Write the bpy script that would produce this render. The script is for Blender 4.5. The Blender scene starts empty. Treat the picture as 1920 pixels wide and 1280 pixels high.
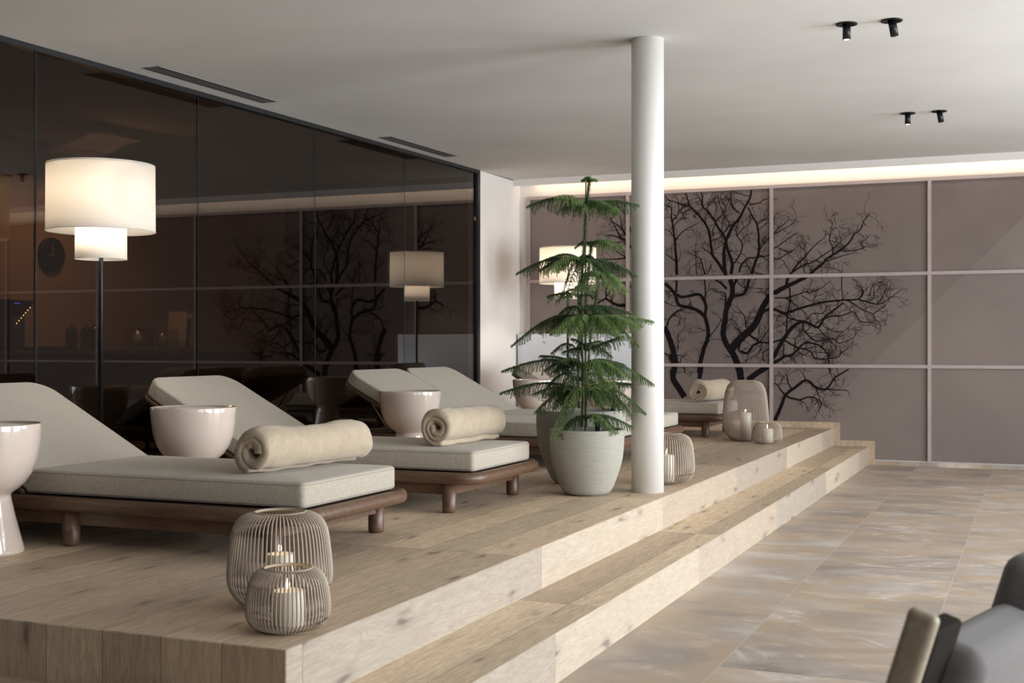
import bpy, math, random
import numpy as np
from mathutils import Vector, Matrix, noise, Euler
S = bpy.context.scene
COL = S.collection
PI = math.pi
R = math.radians
PZ = 0.338      # top of the wooden platform
SZ = 0.170      # top of the lower step
CEIL = lambda y: 2.803 + (y - 6.5) * 0.0125

# ------------------------------------------------------------ materials
MATS = {}
class NT:
    def __init__(s, name):
        s.m = bpy.data.materials.new(name); s.m.use_nodes = True
        s.t = s.m.node_tree; s.t.nodes.clear()
        s.out = s.t.nodes.new('ShaderNodeOutputMaterial')
        MATS[name] = s.m
    def n(s, kind, **kw):
        nd = s.t.nodes.new('ShaderNode' + kind)
        for k, v in kw.items():
            if k in nd.inputs: s.put(nd.inputs[k], v)
            else: setattr(nd, k, v)
        return nd
    def put(s, sock, v):
        if isinstance(v, bpy.types.NodeSocket): s.t.links.new(v, sock)
        elif isinstance(v, (tuple, list)) and len(v) == 3 and sock.type == 'RGBA': sock.default_value = (*v, 1)
        else: sock.default_value = v
    def math(s, op, a, b=0.0, c=None):
        nd = s.n('Math', operation=op); s.put(nd.inputs[0], a); s.put(nd.inputs[1], b)
        if c is not None: s.put(nd.inputs[2], c)
        return nd.outputs[0]
    def mix(s, f, a, b, mode='MIX'):
        nd = s.n('Mix', data_type='RGBA', blend_type=mode)
        s.put(nd.inputs[0], f); s.put(nd.inputs[6], a); s.put(nd.inputs[7], b)
        return nd.outputs[2]
    def ramp(s, f, stops):
        nd = s.n('ValToRGB'); s.put(nd.inputs[0], f)
        el = nd.color_ramp.elements
        while len(el) < len(stops): el.new(0.5)
        for e, (p, c) in zip(el, stops):
            e.position = p; e.color = (*c, 1) if len(c) == 3 else c
        return nd.outputs[0]
    def gramp(s, f, a, b):
        return s.ramp(f, [(a, (0, 0, 0)), (b, (1, 1, 1))])
    def pos(s, scale=(1, 1, 1), loc=(0, 0, 0), world=False):
        if world: c = s.n('NewGeometry').outputs['Position']
        else: c = s.n('TexCoord').outputs['Object']
        mp = s.n('Mapping'); s.put(mp.inputs[0], c)
        mp.inputs['Scale'].default_value = scale; mp.inputs['Location'].default_value = loc
        return mp.outputs[0]
    def noise(s, vec, scale, detail=3, rough=0.55, dist=0.0):
        nd = s.n('TexNoise'); s.put(nd.inputs['Vector'], vec)
        nd.inputs['Scale'].default_value = scale; nd.inputs['Detail'].default_value = detail
        nd.inputs['Roughness'].default_value = rough; nd.inputs['Distortion'].default_value = dist
        return nd.outputs[0]
    def bump(s, h, strength=0.3, dist=0.01, normal=None):
        nd = s.n('Bump'); s.put(nd.inputs['Height'], h)
        nd.inputs['Strength'].default_value = strength; nd.inputs['Distance'].default_value = dist
        if normal is not None: s.put(nd.inputs['Normal'], normal)
        return nd.outputs[0]
    def pbr(s, color, rough=0.5, metal=0.0, normal=None, **kw):
        p = s.n('BsdfPrincipled'); s.put(p.inputs['Base Color'], color)
        s.put(p.inputs['Roughness'], rough); s.put(p.inputs['Metallic'], metal)
        if normal is not None: s.put(p.inputs['Normal'], normal)
        for k, v in kw.items(): s.put(p.inputs[k.replace('_', ' ')], v)
        s.t.links.new(p.outputs[0], s.out.inputs[0]); return p

def simple(name, color, rough=0.5, metal=0.0, var=0.06, nscale=6.0, bump=0.0, bscale=80, **kw):
    t = NT(name); v = t.pos()
    nz = t.noise(v, nscale, 3)
    dark = tuple(c * (1 - var) for c in color); lite = tuple(min(1, c * (1 + var)) for c in color)
    nrm = t.bump(t.noise(v, bscale, 4), bump, 0.004) if bump else None
    t.pbr(t.mix(t.gramp(nz, 0.3, 0.7), dark, lite), rough, metal, nrm, **kw)
    return t.m

def wood_planks(name, axes, bw, rh, off, base, dark, lite, tone=1.0, loc=(0, 0), knots=1.0):
    """planks: axes = which world axes run along and across the board"""
    t = NT(name)
    g = t.n('NewGeometry').outputs['Position']
    sp = t.n('SeparateXYZ'); t.put(sp.inputs[0], g)
    a = sp.outputs[axes[0]]; b = sp.outputs[axes[1]]; c = sp.outputs[3 - axes[0] - axes[1]]
    a = t.math('ADD', a, loc[0]); b = t.math('ADD', b, loc[1])
    cv = t.n('CombineXYZ'); t.put(cv.inputs[0], a); t.put(cv.inputs[1], b)
    br = t.n('TexBrick', offset=off, offset_frequency=1, squash=1.0)
    t.put(br.inputs['Vector'], cv.outputs[0])
    for k, v in (('Scale', 1), ('Mortar Size', 0.0011), ('Mortar Smooth', 0.0), ('Bias', 0), ('Brick Width', bw), ('Row Height', rh)):
        br.inputs[k].default_value = v
    br.inputs['Color1'].default_value = (0, 0, 0, 1); br.inputs['Color2'].default_value = (1, 1, 1, 1); br.inputs['Mortar'].default_value = (0.5, 0.5, 0.5, 1)
    sep = t.n('SeparateColor'); t.put(sep.inputs[0], br.outputs[0]); rnd = sep.outputs[0]
    gv = t.n('CombineXYZ')
    t.put(gv.inputs[0], t.math('MULTIPLY', a, 1.0)); t.put(gv.inputs[1], t.math('MULTIPLY', b, 7.0))
    t.put(gv.inputs[2], t.math('ADD', t.math('MULTIPLY', rnd, 40.0), t.math('MULTIPLY', c, 3.0)))
    fine = t.noise(gv.outputs[0], 9.0, 6, 0.65, 0.6)
    broad = t.noise(gv.outputs[0], 1.6, 3, 0.5, 1.6)
    rings = t.math('SINE', t.math('MULTIPLY', broad, 70.0))
    col = t.mix(t.gramp(fine, 0.3, 0.72), dark, lite)
    col = t.mix(t.math('MULTIPLY', t.gramp(rings, 0.0, 1.0), 0.30), col, tuple(x * 0.72 for x in base))
    hue = t.ramp(rnd, [(0.0, (0.70, 0.69, 0.68)), (0.3, (1.12, 1.07, 1.0)), (0.5, (0.84, 0.78, 0.73)), (0.75, (1.08, 1.05, 0.98)), (1.0, (1.28, 1.22, 1.12))])
    col = t.mix(1.0, col, hue, 'MULTIPLY')
    vr = t.n('TexVoronoi', voronoi_dimensions='2D'); kv = t.n('CombineXYZ')
    t.put(kv.inputs[0], t.math('ADD', t.math('MULTIPLY', a, 1.7), t.math('MULTIPLY', rnd, 17.0))); t.put(kv.inputs[1], t.math('ADD', t.math('MULTIPLY', b, 6.0), t.math('MULTIPLY', rnd, 5.0)))
    wb = t.n('VectorMath', operation='ADD'); t.put(wb.inputs[0], kv.outputs[0])
    ns = t.n('TexNoise'); t.put(ns.inputs['Vector'], gv.outputs[0]); ns.inputs['Scale'].default_value = 4.0
    sc = t.n('VectorMath', operation='SCALE'); t.put(sc.inputs[0], ns.outputs[1]); sc.inputs['Scale'].default_value = 0.35
    t.put(wb.inputs[1], sc.outputs[0])
    t.put(vr.inputs['Vector'], wb.outputs[0]); vr.inputs['Scale'].default_value = 1.0
    kn = t.ramp(vr.outputs['Distance'], [(0.04, (1, 1, 1)), (0.07, (0.45, 0.45, 0.45)), (0.14, (0.12, 0.12, 0.12)), (0.22, (0, 0, 0))])
    msk = t.gramp(t.noise(cv.outputs[0], 2.3, 1), 0.42, 0.5)
    kn = t.math('MULTIPLY', t.math('MULTIPLY', kn, msk), 0.62 * knots)
    col = t.mix(kn, col, (0.075, 0.055, 0.042))
    streak = t.gramp(t.noise(gv.outputs[0], 3.0, 4, 0.7, 2.0), 0.66, 0.78)
    col = t.mix(t.math('MULTIPLY', streak, 0.5), col, (0.13, 0.095, 0.07))
    col = t.mix(t.math('MULTIPLY', br.outputs['Fac'], 0.75), col, (0.10, 0.07, 0.045))
    nrm = t.bump(t.math('SUBTRACT', fine, t.math('MULTIPLY', br.outputs['Fac'], 1.0)), 0.12, 0.002)
    rg = t.math('ADD', t.math('MULTIPLY', fine, 0.15), 0.42)
    t.pbr(col, rg, 0, nrm, Specular_IOR_Level=0.4)
    return t.m

def stone_tiles():
    t = NT('stone_tile')
    g = t.n('NewGeometry').outputs['Position']
    sp = t.n('SeparateXYZ'); t.put(sp.inputs[0], g)
    cv = t.n('CombineXYZ'); t.put(cv.inputs[0], t.math('ADD', sp.outputs[1], -0.45)); t.put(cv.inputs[1], t.math('ADD', sp.outputs[0], 1.045 + 6.6))
    br = t.n('TexBrick', offset=0.5, offset_frequency=2); t.put(br.inputs['Vector'], cv.outputs[0])
    for k, v in (('Scale', 1), ('Mortar Size', 0.0016), ('Mortar Smooth', 0.1), ('Bias', 0), ('Brick Width', 1.12), ('Row Height', 0.66)):
        br.inputs[k].default_value = v
    br.inputs['Color1'].default_value = (0, 0, 0, 1); br.inputs['Color2'].default_value = (1, 1, 1, 1); br.inputs['Mortar'].default_value = (0.5, 0.5, 0.5, 1)
    sep = t.n('SeparateColor'); t.put(sep.inputs[0], br.outputs[0]); rnd = sep.outputs[0]
    gv = t.n('CombineXYZ'); t.put(gv.inputs[0], t.math('MULTIPLY', sp.outputs[0], 0.75)); t.put(gv.inputs[1], t.math('MULTIPLY', sp.outputs[1], 1.25))
    t.put(gv.inputs[2], t.math('MULTIPLY', rnd, 13.0))
    n1 = t.noise(gv.outputs[0], 1.05, 5, 0.55, 0.8)
    n2 = t.noise(gv.outputs[0], 2.2, 6, 0.6, 1.2)
    col = t.ramp(n1, [(0.25, (0.22, 0.18, 0.145)), (0.42, (0.33, 0.28, 0.235)), (0.52, (0.43, 0.33, 0.235)), (0.60, (0.39, 0.34, 0.295)), (0.72, (0.56, 0.50, 0.44))])
    col = t.mix(t.math('MULTIPLY', t.gramp(n2, 0.45, 0.75), 0.5), col, (0.66, 0.61, 0.56))
    n3 = t.math('ABSOLUTE', t.math('SUBTRACT', t.noise(gv.outputs[0], 0.8, 6, 0.58, 0.6), 0.5))
    vein = t.ramp(n3, [(0.0, (1, 1, 1)), (0.012, (0, 0, 0))])
    col = t.mix(t.math('MULTIPLY', t.math('MULTIPLY', vein, t.gramp(n2, 0.45, 0.6)), 0.5), col, (0.74, 0.68, 0.60))
    col = t.mix(t.math('MULTIPLY', rnd, 0.16), col, (0.30, 0.25, 0.21))
    col = t.mix(t.math('MULTIPLY', br.outputs['Fac'], 0.6), col, (0.60, 0.55, 0.49))
    t.pbr(col, t.math('ADD', t.math('MULTIPLY', n2, 0.2), 0.38), 0, t.bump(n2, 0.05, 0.003), Specular_IOR_Level=0.4)
    return t.m

def fabric(name, c, warp=430, contrast=0.30, bump=0.4):
    t = NT(name); v = t.pos()
    w1 = t.n('TexWave', wave_type='BANDS', bands_direction='X'); t.put(w1.inputs['Vector'], v); w1.inputs['Scale'].default_value = warp / 6.3; w1.inputs['Distortion'].default_value = 1.2; w1.inputs['Detail'].default_value = 2
    w2 = t.n('TexWave', wave_type='BANDS', bands_direction='Y'); t.put(w2.inputs['Vector'], v); w2.inputs['Scale'].default_value = warp / 6.3; w2.inputs['Distortion'].default_value = 1.2; w2.inputs['Detail'].default_value = 2
    h = t.math('MULTIPLY', t.math('ADD', w1.outputs[1], w2.outputs[1]), 0.5)
    sl = t.noise(t.pos(scale=(1, 2.2, 1)), 95, 5, 0.8)
    big = t.noise(v, 5, 3)
    k = t.math('ADD', t.math('MULTIPLY', h, 0.25), t.math('MULTIPLY', sl, 0.75))
    lo = tuple(x * (1 - contrast) for x in c); hi = tuple(min(1, x * (1 + contrast)) for x in c)
    col = t.mix(t.gramp(k, 0.3, 0.7), lo, hi)
    col = t.mix(t.math('MULTIPLY', t.gramp(big, 0.35, 0.7), 0.10), col, tuple(x * 0.8 for x in c))
    t.pbr(col, 0.92, 0, t.bump(t.math('ADD', k, t.math('MULTIPLY', big, 1.5)), bump, 0.0015), Specular_IOR_Level=0.15, Sheen_Weight=0.15)
    return t.m

def walnut(name, c1, c2, rough=0.38):
    t = NT(name); v = t.pos(scale=(1.2, 9, 9))
    n = t.noise(v, 5, 5, 0.6, 0.8)
    t.pbr(t.mix(t.gramp(n, 0.3, 0.7), c1, c2), rough, 0, t.bump(n, 0.06, 0.002))
    return t.m

FAB = fabric('linen_fabric', (0.43, 0.385, 0.315))
PIPE = simple('piping_thread', (0.33, 0.29, 0.235), 0.9)
WAL = walnut('walnut_wood', (0.070, 0.037, 0.021), (0.150, 0.082, 0.048))
WALD = walnut('walnut_board', (0.06, 0.032, 0.02), (0.11, 0.06, 0.036), 0.5)
CER = simple('glazed_ceramic', (0.69, 0.58, 0.50), 0.12, 0, 0.03, 3, Coat_Weight=0.6, Coat_Roughness=0.04)
WHITE = simple('white_plaster', (0.78, 0.75, 0.72), 0.85, 0, 0.02, 2, 0.08, 30)
CEILM = simple('ceiling_plaster', (0.655, 0.65, 0.63), 0.9, 0, 0.06, 0.9, 0.06, 2.0)
COLM = simple('column_paint', (0.78, 0.765, 0.735), 0.45, 0, 0.01, 2)
BLK = simple('black_metal', (0.018, 0.02, 0.024), 0.38, 0.6, 0.1)
DARKM = simple('dark_frame_metal', (0.03, 0.031, 0.034), 0.4, 0.5, 0.1)
STEEL = simple('brushed_steel', (0.55, 0.54, 0.52), 0.3, 1.0)
RODM = simple('taupe_powder_coat', (0.37, 0.305, 0.24), 0.5, 0.0, 0.06)
WAX = simple('candle_wax', (0.85, 0.79, 0.66), 0.5, 0, 0.02, 4, Subsurface_Weight=0.25, Subsurface_Radius=(0.02, 0.012, 0.006))
GREYST = simple('vent_paint', (0.22, 0.21, 0.205), 0.6)
VOID = simple('vent_dark', (0.006, 0.006, 0.006), 0.9)
CABW = simple('white_lacquer', (0.66, 0.69, 0.74), 0.22, 0, 0.01)
FRAMEP = simple('panel_moulding', (0.40, 0.335, 0.325), 0.6)
INK = simple('printed_branches', (0.014, 0.011, 0.012), 0.9, Specular_IOR_Level=0.0)
OLIVE = simple('olive_velvet', (0.055, 0.05, 0.025), 0.9, 0, 0.2, 8)
BRWALL = simple('brown_wall', (0.28, 0.205, 0.15), 0.8, 0, 0.08, 1.5)
DKCAB = simple('dark_cabinet', (0.075, 0.062, 0.054), 0.5)
COUNT = simple('counter_top', (0.20, 0.17, 0.15), 0.35)
SOIL = simple('potting_soil', (0.03, 0.022, 0.015), 0.95, 0, 0.4, 60, 0.5, 60)
BLUEK = simple('navy_plastic', (0.02, 0.028, 0.045), 0.35)
STAKE = simple('dark_bamboo', (0.06, 0.045, 0.03), 0.6)
GREYF = fabric('grey_chair_fabric', (0.17, 0.16, 0.155), 500, 0.10, 0.15)
CHW = walnut('taupe_ash_wood', (0.28, 0.23, 0.165), (0.37, 0.305, 0.225), 0.5)
CHD = simple('dark_chair_side', (0.022, 0.019, 0.016), 0.95, Specular_IOR_Level=0.05)

def pot_mat():
    t = NT('ribbed_stoneware'); v = t.pos()
    sp = t.n('SeparateXYZ'); t.put(sp.inputs[0], v)
    vv = t.pos(scale=(1, 1, 14))
    n = t.noise(vv, 14, 5, 0.7)
    ridge = t.math('SINE', t.math('ADD', t.math('MULTIPLY', sp.outputs[2], 760.0), t.math('MULTIPLY', n, 5.0)))
    sp2 = t.noise(v, 120, 2)
    col = t.mix(t.gramp(n, 0.3, 0.7), (0.30, 0.293, 0.245), (0.37, 0.36, 0.305))
    col = t.mix(t.math('MULTIPLY', t.gramp(sp2, 0.62, 0.72), 0.35), col, (0.20, 0.19, 0.15))
    t.pbr(col, 0.8, 0, t.bump(t.math('ADD', t.math('MULTIPLY', ridge, 0.3), n), 0.35, 0.002))
    return t.m
POT = pot_mat()

def towel_mat():
    t = NT('plush_towel'); v = t.pos()
    n = t.noise(v, 330, 4, 0.75); b = t.noise(v, 14, 4, 0.6, 0.8)
    col = t.mix(t.gramp(n, 0.3, 0.7), (0.30, 0.23, 0.15), (0.58, 0.475, 0.345))
    col = t.mix(t.math('MULTIPLY', t.gramp(b, 0.35, 0.65), 0.35), col, (0.60, 0.52, 0.41))
    t.pbr(col, 0.95, 0, t.bump(t.math('ADD', n, t.math('MULTIPLY', b, 1.2)), 0.55, 0.004), Sheen_Weight=0.25, Sheen_Roughness=0.5, Specular_IOR_Level=0.1)
    return t.m
TOW = towel_mat()

def leaf_mat():
    t = NT('pine_needles'); at = t.n('Attribute', attribute_name='tint')
    v = t.pos(); n = t.noise(v, 12, 2)
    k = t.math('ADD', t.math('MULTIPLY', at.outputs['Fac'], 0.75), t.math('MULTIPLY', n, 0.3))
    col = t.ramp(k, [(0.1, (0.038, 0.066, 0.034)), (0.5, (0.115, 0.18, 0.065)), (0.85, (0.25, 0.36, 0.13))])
    p = t.pbr(col, 0.55, 0, None, Specular_IOR_Level=0.35)
    tr = t.n('BsdfTranslucent'); t.put(tr.inputs[0], col)
    mx = t.n('MixShader'); mx.inputs[0].default_value = 0.25
    t.put(mx.inputs[1], p.outputs[0]); t.put(mx.inputs[2], tr.outputs[0]); t.t.links.new(mx.outputs[0], t.out.inputs[0])
    return t.m
LEAF = leaf_mat()
BARK = simple('green_bark', (0.10, 0.10, 0.055), 0.8, 0, 0.3, 40)

def glass_pane():
    t = NT('bronze_tinted_glass')
    tr = t.n('BsdfTransparent'); t.put(tr.inputs[0], (0.42, 0.345, 0.29))
    gl = t.n('BsdfGlossy'); t.put(gl.inputs['Color'], (1, 1, 1)); gl.inputs['Roughness'].default_value = 0.0
    fr = t.n('Fresnel'); t.put(fr.inputs['IOR'], t.math('SUBTRACT', 1.5, t.math('MULTIPLY', t.n('NewGeometry').outputs['Backfacing'], 1.5 - 1 / 1.5)))
    mx = t.n('MixShader'); t.put(mx.inputs[0], fr.outputs[0]); t.put(mx.inputs[1], tr.outputs[0]); t.put(mx.inputs[2], gl.outputs[0])
    t.t.links.new(mx.outputs[0], t.out.inputs[0]); return t.m
TGLASS = glass_pane()
def clear_glass(name, tint=(0.93, 0.95, 0.95)):
    t = NT(name)
    tr = t.n('BsdfTransparent'); t.put(tr.inputs[0], tint)
    gl = t.n('BsdfGlossy'); gl.inputs['Roughness'].default_value = 0.02
    fr = t.n('Fresnel'); t.put(fr.inputs['IOR'], t.math('SUBTRACT', 1.5, t.math('MULTIPLY', t.n('NewGeometry').outputs['Backfacing'], 1.5 - 1 / 1.5)))
    mx = t.n('MixShader'); t.put(mx.inputs[0], fr.outputs[0]); t.put(mx.inputs[1], tr.outputs[0]); t.put(mx.inputs[2], gl.outputs[0])
    t.t.links.new(mx.outputs[0], t.out.inputs[0]); return t.m
CGLASS = clear_glass('clear_glass'); SMOKE = clear_glass('smoked_glass', (0.35, 0.33, 0.32))

def shade_mat():
    t = NT('lamp_shade_fabric'); v = t.pos()
    n = t.noise(v, 220, 3)
    col = t.mix(n, (0.86, 0.85, 0.83), (0.94, 0.93, 0.91))
    d = t.n('BsdfDiffuse'); t.put(d.inputs[0], col)
    tr = t.n('BsdfTranslucent'); t.put(tr.inputs[0], (0.95, 0.90, 0.83))
    mx = t.n('MixShader'); mx.inputs[0].default_value = 0.5
    t.put(mx.inputs[1], d.outputs[0]); t.put(mx.inputs[2], tr.outputs[0]); t.t.links.new(mx.outputs[0], t.out.inputs[0])
    return t.m
SHADE = shade_mat()
def emis(name, c, s):
    t = NT(name); e = t.n('Emission'); t.put(e.inputs[0], c); e.inputs[1].default_value = s
    t.t.links.new(e.outputs[0], t.out.inputs[0]); return t.m
FLAME = emis('candle_flame', (1.0, 0.78, 0.42), 9.0)
LEDM = emis('led_strip_light', (1.0, 0.80, 0.58), 8.0)
SPOTE = emis('spot_lens_light', (1.0, 0.80, 0.55), 3.0)
BULB = emis('bulb_light', (1.0, 0.85, 0.65), 4.0)
SCRB = emis('blue_display', (0.05, 0.18, 1.0), 2.2)
SCRW = emis('indicator_glow', (1.0, 0.75, 0.45), 8.0)

def mural_mat():
    t = NT('mural_panel_fabric')
    g = t.n('NewGeometry').outputs['Position']
    sp = t.n('SeparateXYZ'); t.put(sp.inputs[0], g); x, z = sp.outputs[0], sp.outputs[2]
    mp = t.n('Mapping'); t.put(mp.inputs[0], g); mp.inputs['Scale'].default_value = (60, 60, 6)
    weave = t.noise(mp.outputs[0], 2.5, 4, 0.7)
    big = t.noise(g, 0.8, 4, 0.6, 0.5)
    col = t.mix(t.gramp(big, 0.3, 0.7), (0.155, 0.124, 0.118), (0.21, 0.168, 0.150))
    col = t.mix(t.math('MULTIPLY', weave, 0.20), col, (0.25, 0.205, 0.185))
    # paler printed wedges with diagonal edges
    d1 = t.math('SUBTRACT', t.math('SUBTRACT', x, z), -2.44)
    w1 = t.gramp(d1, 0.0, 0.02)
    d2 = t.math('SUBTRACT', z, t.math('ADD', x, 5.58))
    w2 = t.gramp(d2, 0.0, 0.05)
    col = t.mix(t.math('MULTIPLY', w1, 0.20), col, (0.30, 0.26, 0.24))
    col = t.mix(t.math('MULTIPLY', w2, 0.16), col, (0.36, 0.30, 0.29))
    t.pbr(col, 0.9, 0, t.bump(weave, 0.15, 0.002), Specular_IOR_Level=0.15)
    return t.m
MURAL = mural_mat()

# ------------------------------------------------------------ mesh builder
class MB:
    def __init__(s): s.v = []; s.f = []; s.mi = []; s.sm = []
    def add(s, vs, fs, mi=0, smooth=True, M=None):
        o = len(s.v)
        if M is not None: vs = [tuple(M @ Vector(p)) for p in vs]
        s.v += [tuple(p) for p in vs]
        for f in fs: s.f.append([i + o for i in f]); s.mi.append(mi); s.sm.append(smooth)
        return s
    def box(s, a, b, mi=0, M=None, bev=0.0):
        if bev > 0:
            cx, cy = (a[0] + b[0]) / 2, (a[1] + b[1]) / 2
            return s.slab(cx, cy, b[0] - a[0], b[1] - a[1], a[2], b[2], [bev] * 4, bev, M=M, mi=mi, cs=2, bs=2)
        x0, y0, z0 = a; x1, y1, z1 = b
        vs = [(x0, y0, z0), (x1, y0, z0), (x1, y1, z0), (x0, y1, z0), (x0, y0, z1), (x1, y0, z1), (x1, y1, z1), (x0, y1, z1)]
        return s.add(vs, [(0, 3, 2, 1), (4, 5, 6, 7), (0, 1, 5, 4), (1, 2, 6, 5), (2, 3, 7, 6), (3, 0, 4, 7)], mi, False, M)
    def rings(s, rs, closed=True, cap0=True, cap1=True, mi=0, M=None, smooth=True):
        n = len(rs[0]); vs = [p for r in rs for p in r]; fs = []
        for i in range(len(rs) - 1):
            for j in range(n if closed else n - 1):
                k = (j + 1) % n
                fs.append((i * n + j, i * n + k, (i + 1) * n + k, (i + 1) * n + j))
        s.add(vs, fs, mi, smooth, M); o = len(s.v) - len(vs)
        if cap0: s.f.append([o + j for j in reversed(range(n))]); s.mi.append(mi); s.sm.append(False)
        if cap1: s.f.append([o + (len(rs) - 1) * n + j for j in range(n)]); s.mi.append(mi); s.sm.append(False)
        return s
    def lathe(s, prof, seg=48, mi=0, M=None, c=(0, 0)):
        rs = [[(c[0] + r * math.cos(2 * PI * j / seg), c[1] + r * math.sin(2 * PI * j / seg), z) for j in range(seg)] for r, z in prof]
        return s.rings(rs, True, prof[0][0] > 1e-6, prof[-1][0] > 1e-6, mi, M)
    def tube(s, pts, rad, seg=8, mi=0, closed=False, flat=1.0, M=None):
        n = len(pts); P = [Vector(p) for p in pts]; rs = []
        up = Vector((0, 0, 1))
        for i in range(n):
            if closed: d = P[(i + 1) % n] - P[i - 1]
            else: d = P[min(i + 1, n - 1)] - P[max(i - 1, 0)]
            d.normalize()
            u = up if abs(d.z) < 0.95 else Vector((1, 0, 0))
            a = d.cross(u).normalized(); b = a.cross(d).normalized()
            r = rad[i] if isinstance(rad, (list, tuple)) else rad
            rs.append([tuple(P[i] + a * math.cos(2 * PI * j / seg) * r * flat + b * math.sin(2 * PI * j / seg) * r) for j in range(seg)])
        if closed: rs.append(rs[0]); return s.rings(rs, True, False, False, mi, M)
        return s.rings(rs, True, True, True, mi, M)
    @staticmethod
    def outline(cx, cy, w, d, rad, cs):
        """rounded rectangle, radii in order (+x+y, -x+y, -x-y, +x-y)"""
        out = []
        for (sx, sy, a0), r in zip(((1, 1, 0), (-1, 1, 90), (-1, -1, 180), (1, -1, 270)), rad):
            r = max(r, 1e-4)
            for k in range(cs + 1):
                a = R(a0 + 90 * k / cs)
                out.append((cx + sx * (w / 2 - r) + r * math.cos(a), cy + sy * (d / 2 - r) + r * math.sin(a)))
        return out
    def slab(s, cx, cy, w, d, z0, z1, rad, bev, crown=0.0, cs=8, bs=4, mi=0, M=None):
        rs = []
        for k in range(bs + 1):
            a = PI / 2 * k / bs; ins = bev * (1 - math.sin(a)); z = z0 + bev * (1 - math.cos(a))
            rs.append([(x, y, z) for x, y in s.outline(cx, cy, w - 2 * ins, d - 2 * ins, [r - ins for r in rad], cs)])
        for k in range(bs + 1):
            a = PI / 2 * k / bs; ins = bev * (1 - math.cos(a)); z = z1 - bev * (1 - math.sin(a))
            rs.append([(x, y, z) for x, y in s.outline(cx, cy, w - 2 * ins, d - 2 * ins, [r - ins for r in rad], cs)])
        if crown:
            for q in (0.25, 0.6, 1.0):
                ins = bev + q * 0.4 * (min(w, d) / 2)
                rs.append([(x, y, z1 + crown * math.sin(q * PI / 2)) for x, y in s.outline(cx, cy, w - 2 * ins, d - 2 * ins, [max(r - ins, 0.01) for r in rad], cs)])
        return s.rings(rs, True, True, True, mi, M)
    def build(s, name, mats, parent=None, loc=(0, 0, 0), rot=(0, 0, 0)):
        me = bpy.data.meshes.new(name); me.from_pydata(s.v, [], s.f)
        if not isinstance(mats, (list, tuple)): mats = [mats]
        for m in mats: me.materials.append(m)
        me.polygons.foreach_set('material_index', s.mi); me.polygons.foreach_set('use_smooth', s.sm); me.update()
        o = bpy.data.objects.new(name, me); COL.objects.link(o)
        o.location = loc; o.rotation_euler = rot
        if parent: o.parent = parent
        return o

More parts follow.
